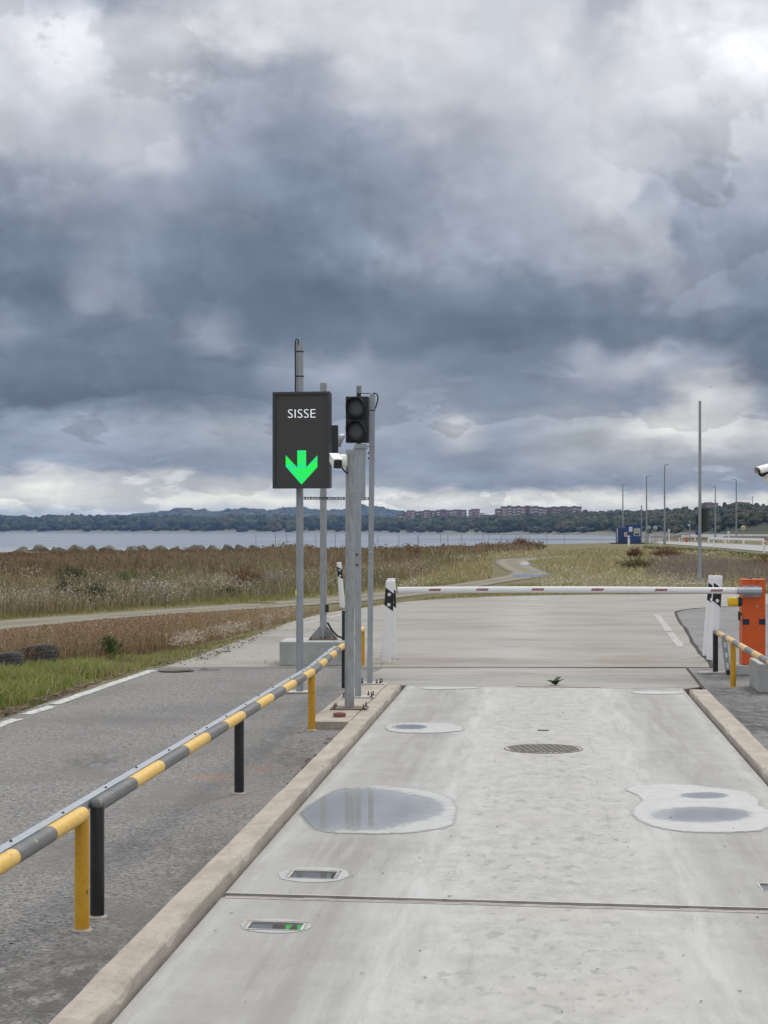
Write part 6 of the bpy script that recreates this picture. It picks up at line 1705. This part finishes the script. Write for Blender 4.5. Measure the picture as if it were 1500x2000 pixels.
# blue kiosk
p = G(1230, 1061.5); d = p.y; k = d / F
t = thing('kiosk', 'blue steel kiosk with a pale hatch window and white notices', 'kiosk', p); X_ = lambda q_: (q_ - 1230) * k; Z_ = lambda q_: zz(q_, d)
mb = MB(); mb.box(((X_(1221) + X_(1252)) / 2, 1.2, Z_(1026) / 2), (X_(1252) - X_(1221), 2.4, Z_(1026)), .03); mb.build('body', M['blue_metal'], t)
mb = MB(); mb.box(((X_(1220.5) + X_(1252.5)) / 2, 1.2, Z_(1025.6)), (X_(1252.8) - X_(1220.2), 2.55, .10), .02); mb.build('roof', M['blue_metal'], t)
mb = MB(); mb.box(((X_(1206.5) + X_(1220.9)) / 2, 1.0, Z_(1031) / 2), (X_(1220.9) - X_(1206.5), 1.9, Z_(1031)), .03); mb.build('side_box', M['blue_door'], t)
mb = MB(); mb.box((X_(1206.3), .06, Z_(1046) / 1), (.05, .05, 1.6)); mb.build('edge_trim', M['paper'], t)
w = empty('window', (X_(1244), -.02, Z_(1039.5))); w.parent = t
mb = MB(); mb.box((0, 0, 0), (12.6 * k, .06, 15 * k), .01); mb.build('frame', M['window_pale'], w)
mb = MB(); mb.box((0, -.032, 1.8 * k), (10.5 * k, .02, 8 * k)); mb.build('blind', M['sign_back'], w)
mb = MB(); mb.box((0, -.034, -4.4 * k), (8.6 * k, .02, 3.2 * k)); mb.build('hatch', M['black_plastic'], w)
for q_, (x, y, sx, sy) in enumerate(((1231.7, 1033.6, 6.6, 9.6),)):
    n_ = empty('notice', (X_(x), -.012, Z_(y))); n_.parent = t
    mb = MB(); mb.box((0, 0, 0), (sx * k, .02, sy * k)); mb.build('sheet', M['paper'], n_)
    mb = MB()
    for j in range(3): mb.poly([(-2.0 * k, -.0115, (1.8 - j * 1.2) * k), (2.0 * k, -.0115, (1.8 - j * 1.2) * k), (2.0 * k, -.0115, (2.3 - j * 1.2) * k), (-2.0 * k, -.0115, (2.3 - j * 1.2) * k)])
    mb.box((0, -.011, -2.6 * k), (2.6 * k, .002, 1.4 * k)); mb.build('print', M['sign_back'], n_)
n_ = empty('warning_notice', (X_(1222), -.03, Z_(1044))); n_.parent = t
mb = MB(); mb.box((0, 0, 0), (6.2 * k, .02, 8.6 * k)); mb.build('sheet', pm('pink_notice', (.62,.42,.42), (.55,.34,.34), 3, .6), n_)
mb = MB(); mb.box((.05, -.012, 0), (1.6 * k, .004, 2.6 * k)); mb.build('print', M['black_plastic'], n_)
mb = MB(); mb.box((0.2, 1.0, .03), (4.6, 3.0, .10)); o = mb.build('floor_slab', M['black_plastic'], t)
def road_post(px, ybase, ytop, label, wpx=4.2, dark=True):
    p = G(px, ybase); d = p.y; t = thing('road_marker', label, 'marker post', p, 0, 'white marker posts along the far road'); H_ = zz(ytop, d); w = wpx / F * d
    mb = MB(); mb.box((0, 0, H_ / 2), (w, .09, H_), .02); mb.build('post', M['white_plastic'], t)
    if dark: mb = MB(); mb.box((w * .12, -.047, H_ * .79), (w * .5, .006, H_ * .14), 0, Matrix.Rotation(.3, 3, 'Y')); mb.build('reflector', M['black_film'], t)
road_post(1228.2, 1066.5, 1046.2, 'white marker post in front of the blue kiosk')
road_post(1268.7, 1062, 1048.5, 'white marker post between kiosk and round signs', 2.2); road_post(1289.3, 1064.5, 1051, 'white marker post left of the tallest lamp post', 1.8)
road_post(1327, 1063.5, 1051, 'white marker post left of the far orange barrier', 2.2); road_post(1394.4, 1069.6, 1050.5, 'white marker post just right of the tall pole', 2.6)
road_post(1492.5, 1080.5, 1055.5, 'nearest white marker post at the right picture edge', 3.4)
def round_sign(px, yc, rpx, ybase, label, mat, ring=False):
    p = G(px, ybase); d = p.y; k = d / F; t = thing('round_sign', label, 'road sign', p); zc = zz(yc, d); R = rpx * k
    mb = MB(); mb.tube([(0, 0, 0), (0, 0, zc)], .035, 8); mb.build('pole', M['far_steel'], t)
    mb = MB(); mb.lathe([(0, -.02), (R, -.02), (R * 1.02, -.01), (R * 1.02, .01), (R, .02), (0, .02)], 28, Matrix.Translation((0, -.06, zc)) @ Matrix.Rotation(PI / 2, 4, 'X')); mb.build('plate', M[mat], t)
    if ring:
        mb = MB(); mb.lathe([(R * .72, .021), (R * .72, .025), (R * .82, .025), (R * .82, .021)], 28, Matrix.Translation((0, -.06, zc)) @ Matrix.Rotation(PI / 2, 4, 'X')); mb.build('ring', M['sign_back'], t)
        for j in (-1, 0, 1):
            mb = MB(); mb.box((j * R * .28, -.086, zc), (R * .2, .006, R * .36)); mb.build('digit', M['sign_body'], t)
    else:
        mb = MB(); mb.box((0, -.085, zc), (R * .5, .02, R * .9)); mb.build('clamp', M['far_steel'], t)
round_sign(1267, 1030.5, 3.6, 1061, 'round sign back half hidden by the lamp post', 'sign_back'); round_sign(1279.5, 1031.5, 4.0, 1060.5, 'round sign back right of the kiosk lamp post', 'sign_back')
round_sign(1451.3, 1031, 4.7, 1056, 'cream round sign with a grey ring, right of the rightmost lamp post', 'sign_cream', True)
p = G(1307, 1058); t = thing('arrow_beacon', 'short white post with a small arrow plate by the far road', 'road sign', p); d = p.y
mb = MB(); mb.box((0, 0, zz(1040, d) / 2), (.12, .08, zz(1040, d)), .01); mb.build('post', M['white_plastic'], t)
mb = MB(); mb.prism([(-.18, -.3), (.2, 0), (-.18, .3)], -.02, .02, Matrix.Translation((0, -.05, zz(1036, d))) @ Matrix.Rotation(PI / 2, 4, 'X')); mb.build('arrow_plate', M['paper'], t)
mb = MB(); mb.box((-.05, -.02, zz(1033.5, d)), (.2, .1, .2), .02); mb.build('lamp', M['orange'], t)
p = G(1422.8, 1059); d = p.y; t = thing('arrow_beacon', 'short white post with a small round head among the guard rails', 'road sign', p)
mb = MB(); mb.box((0, 0, zz(1044, d) / 2), (.14, .08, zz(1044, d)), .01); mb.build('post', M['white_plastic'], t); mb = MB(); mb.ball((0, 0, zz(1041, d)), (.16, .1, .2)); mb.build('lamp', M['paper'], t)
p = G(1347, 1058.5); d = p.y; t = thing('camera_pole', 'short grey pole with a crossbar camera beside the far orange barrier', 'pole', p)
mb = MB(); mb.tube([(0, 0, 0), (0, 0, zz(1018, d))], .07, 8); mb.build('pole', M['far_steel'], t)
mb = MB(); mb.box((0, 0, zz(1017.6, d)), (.42, .1, .06), .01); mb.build('crossbar', M['far_steel'], t)
mb = MB(); mb.box((-.13, -.1, zz(1025.8, d)), (.26, .2, .12), .02); mb.build('camera', M['camera_white'], t)
p = G(1341, 1059.5); d = p.y; k = d / F; t = thing('far_barrier', 'small orange barrier cabinet with a dark arm, far right', 'barrier', p)
mb = MB(); mb.box((0, 0, zz(1048, d) / 2), (4.2 * k, .3, zz(1048, d)), .02); mb.build('cabinet', M['orange'], t)
mb = MB(); mb.box((0, -.17, zz(1050.5, d)), (3 * k, .06, 3 * k)); mb.build('clamp', M['far_steel'], t)
mb = MB(); mb.tube([(-.1, -.2, zz(1050, d)), (-18 * k, -.4, zz(1053, d))], .07, 8); mb.build('arm', M['far_steel'], t)
p = G(1363.5, 1062); d = p.y; t = thing('blue_sign', 'small round blue sign half hidden behind the tall pole', 'road sign', p); mb = MB(); mb.tube([(0, 0, 0), (0, 0, zz(1041, d))], .04, 8); mb.build('pole', M['far_steel'], t)
mb = MB(); mb.lathe([(0, -.02), (.30, -.02), (.30, .02), (0, .02)], 22, Matrix.Translation((-.02, -.06, zz(1040.5, d))) @ Matrix.Rotation(PI / 2, 4, 'X')); mb.build('plate', M['blue_metal'], t)
def guard_rail(label, a, b_, posts, hpx):
    pa, pb = G(*a), G(*b_); t = thing('guard_rail', label, 'guard rail', pa, 0, 'white guard rails beside the far road'); v = pb - pa
    mb = MB(); s = []
    for f in (0, .5, 1):
        c = v * f; s.append([c + Vector((0, dy, z)) for dy, z in ((-.06, .50), (-.12, .56), (-.06, .62), (-.12, .70), (-.06, .76), (.0, .76), (.0, .50))])
    mb.sweep(s); mb.build('beam', M['white_plastic'], t)
    for j in range(posts):
        mb = MB(); c = v * (j / (posts - 1)); mb.box(c + Vector((0, .06, .36)), (.16, .1, .74)); mb.build('post', M['white_plastic'], t)
guard_rail('near white guard rail right of the tall pole', (1384, 1062.2), (1491, 1066.0), 4, 0)
guard_rail('far white guard rail reaching the right edge', (1345, 1053), (1530, 1053.2), 7, 0)
guard_rail('short white guard rail behind the orange far barrier', (1332, 1055.4), (1412, 1056.6), 4, 0)
# dark heap line behind the rails and a sandy spit
def heap(label, px0, px1, ytop, ybase, mat):
    a, b_ = G(px0, ybase), G(px1, ybase); d = a.y; t = thing('soil_heap', label, 'soil heap', a); n_ = 40; s = []
    for j in range(n_ + 1):
        f = j / n_; c = (b_ - a) * f; hh = (ybase - ytop) / F * d * (.65 + .6 * fbm(f * 14, px0 * .1, 3)) * min(1, 6 * f, 6 * (1 - f)) + .02
        s.append([c + Vector((0, -1.6, -.1)), c + Vector((0, -.9, hh * .7)), c + Vector((0, 0, hh)), c + Vector((0, 2, -.1))])
    mb = MB(); mb.sweep(s); mb.build('soil', mat, t)
SOIL = pm('dark_soil', (.075,.05,.042), (.12,.085,.07), 1.2, .95)
heap('long dark soil heap behind the guard rails', 1322, 1530, 1047.5, 1054, SOIL)
heap('low dark bank at the water right of the kiosk', 1254, 1330, 1047.2, 1049.6, SOIL)
# wire fence along the far shore
t = thing('wire_fence', 'low wire fence along the far lake edge', 'fence', G(540, 1074))
o0 = G(540, 1074); pts = [(500,1072.5),(538,1072),(560,1072),(585,1071.8),(617,1071.5),(655,1071.3),(700,1071),(738,1070.5),(779,1070),(816,1069.5),(818,1069.4),(861,1068.8),(875,1068.6),(902,1068.2),(943,1067.6),(955,1067.4),(980,1067),(1008,1066.4),(1034,1066),(1068,1065.4),(1102,1064.8)]
for j, q_ in enumerate(pts):
    c = G(*q_) - o0; hh = (1.15 + .15 * rng.random()); mb = MB(); mb.tube([c, c + Vector((.03 * (rng.random() - .5), 0, hh))], .024, 6); mb.build('post', M['far_steel'], t)
for z in (1.1, .6):
    mb = MB(); mb.tube([G(*q_) - o0 + Vector((0, 0, z)) for q_ in pts], .012, 4); mb.build('wire', M['far_steel'], t)
# two birds
def bird(px, py, d, label, bank):
    c = at(px, py, d); t = thing('bird', label, 'bird', c, 0.6); t.rotation_euler = (0, bank, .3)
    mb = MB(); mb.ball((0, 0, 0), (.07, .20, .065), 12, 8); mb.ball((0, -.2, .02), (.045, .07, .045), 10, 6); mb.sweep([[(-.05, .17, .0), (.05, .17, .0), (.05, .17, .012), (-.05, .17, .012)], [(-.08, .34, 0), (.08, .34, 0), (.08, .34, .008), (-.08, .34, .008)]]); mb.tube([(0, -.26, .02), (0, -.31, .01)], [.015, .003], 6); mb.build('body', M['bird'], t)
    for s in (-1, 1):
        mb = MB(); mb.sweep([[(s * x, y0, z), (s * x, y1, z), (s * x, (y0 + y1) / 2, z + .012)] for x, y0, y1, z in ((.04, -.10, .10, .03), (.22, -.14, .06, .06), (.42, -.07, .06, .05), (.55, .02, .06, .03))]); mb.build('wing', M['bird'], t)
bird(1342, 666, 560, 'dark bird gliding level, the higher of two', .05); bird(1388.5, 755.5, 560, 'dark bird banking, the lower of two by the tall pole', .45)

# air between here and the far hills
mb = MB(); mb.box((0, 0, 38), (18600, 18600, 94))
hz = mb.build('haze', M['cable'])
hm = bpy.data.materials.new('haze_air'); hm.use_nodes = True; hn = hm.node_tree
for n_ in list(hn.nodes): hn.nodes.remove(n_)
pv_ = hn.nodes.new('ShaderNodeVolumePrincipled'); pv_.inputs['Color'].default_value = (.36, .56, 1.0, 1); pv_.inputs['Density'].default_value = HAZE; pv_.inputs['Anisotropy'].default_value = .0
ho = hn.nodes.new('ShaderNodeOutputMaterial'); hn.links.new(pv_.outputs[0], ho.inputs['Volume'])
hz.data.materials[0] = hm; setting(hz, 'stuff', 'thin blue air over the lake and far shore')
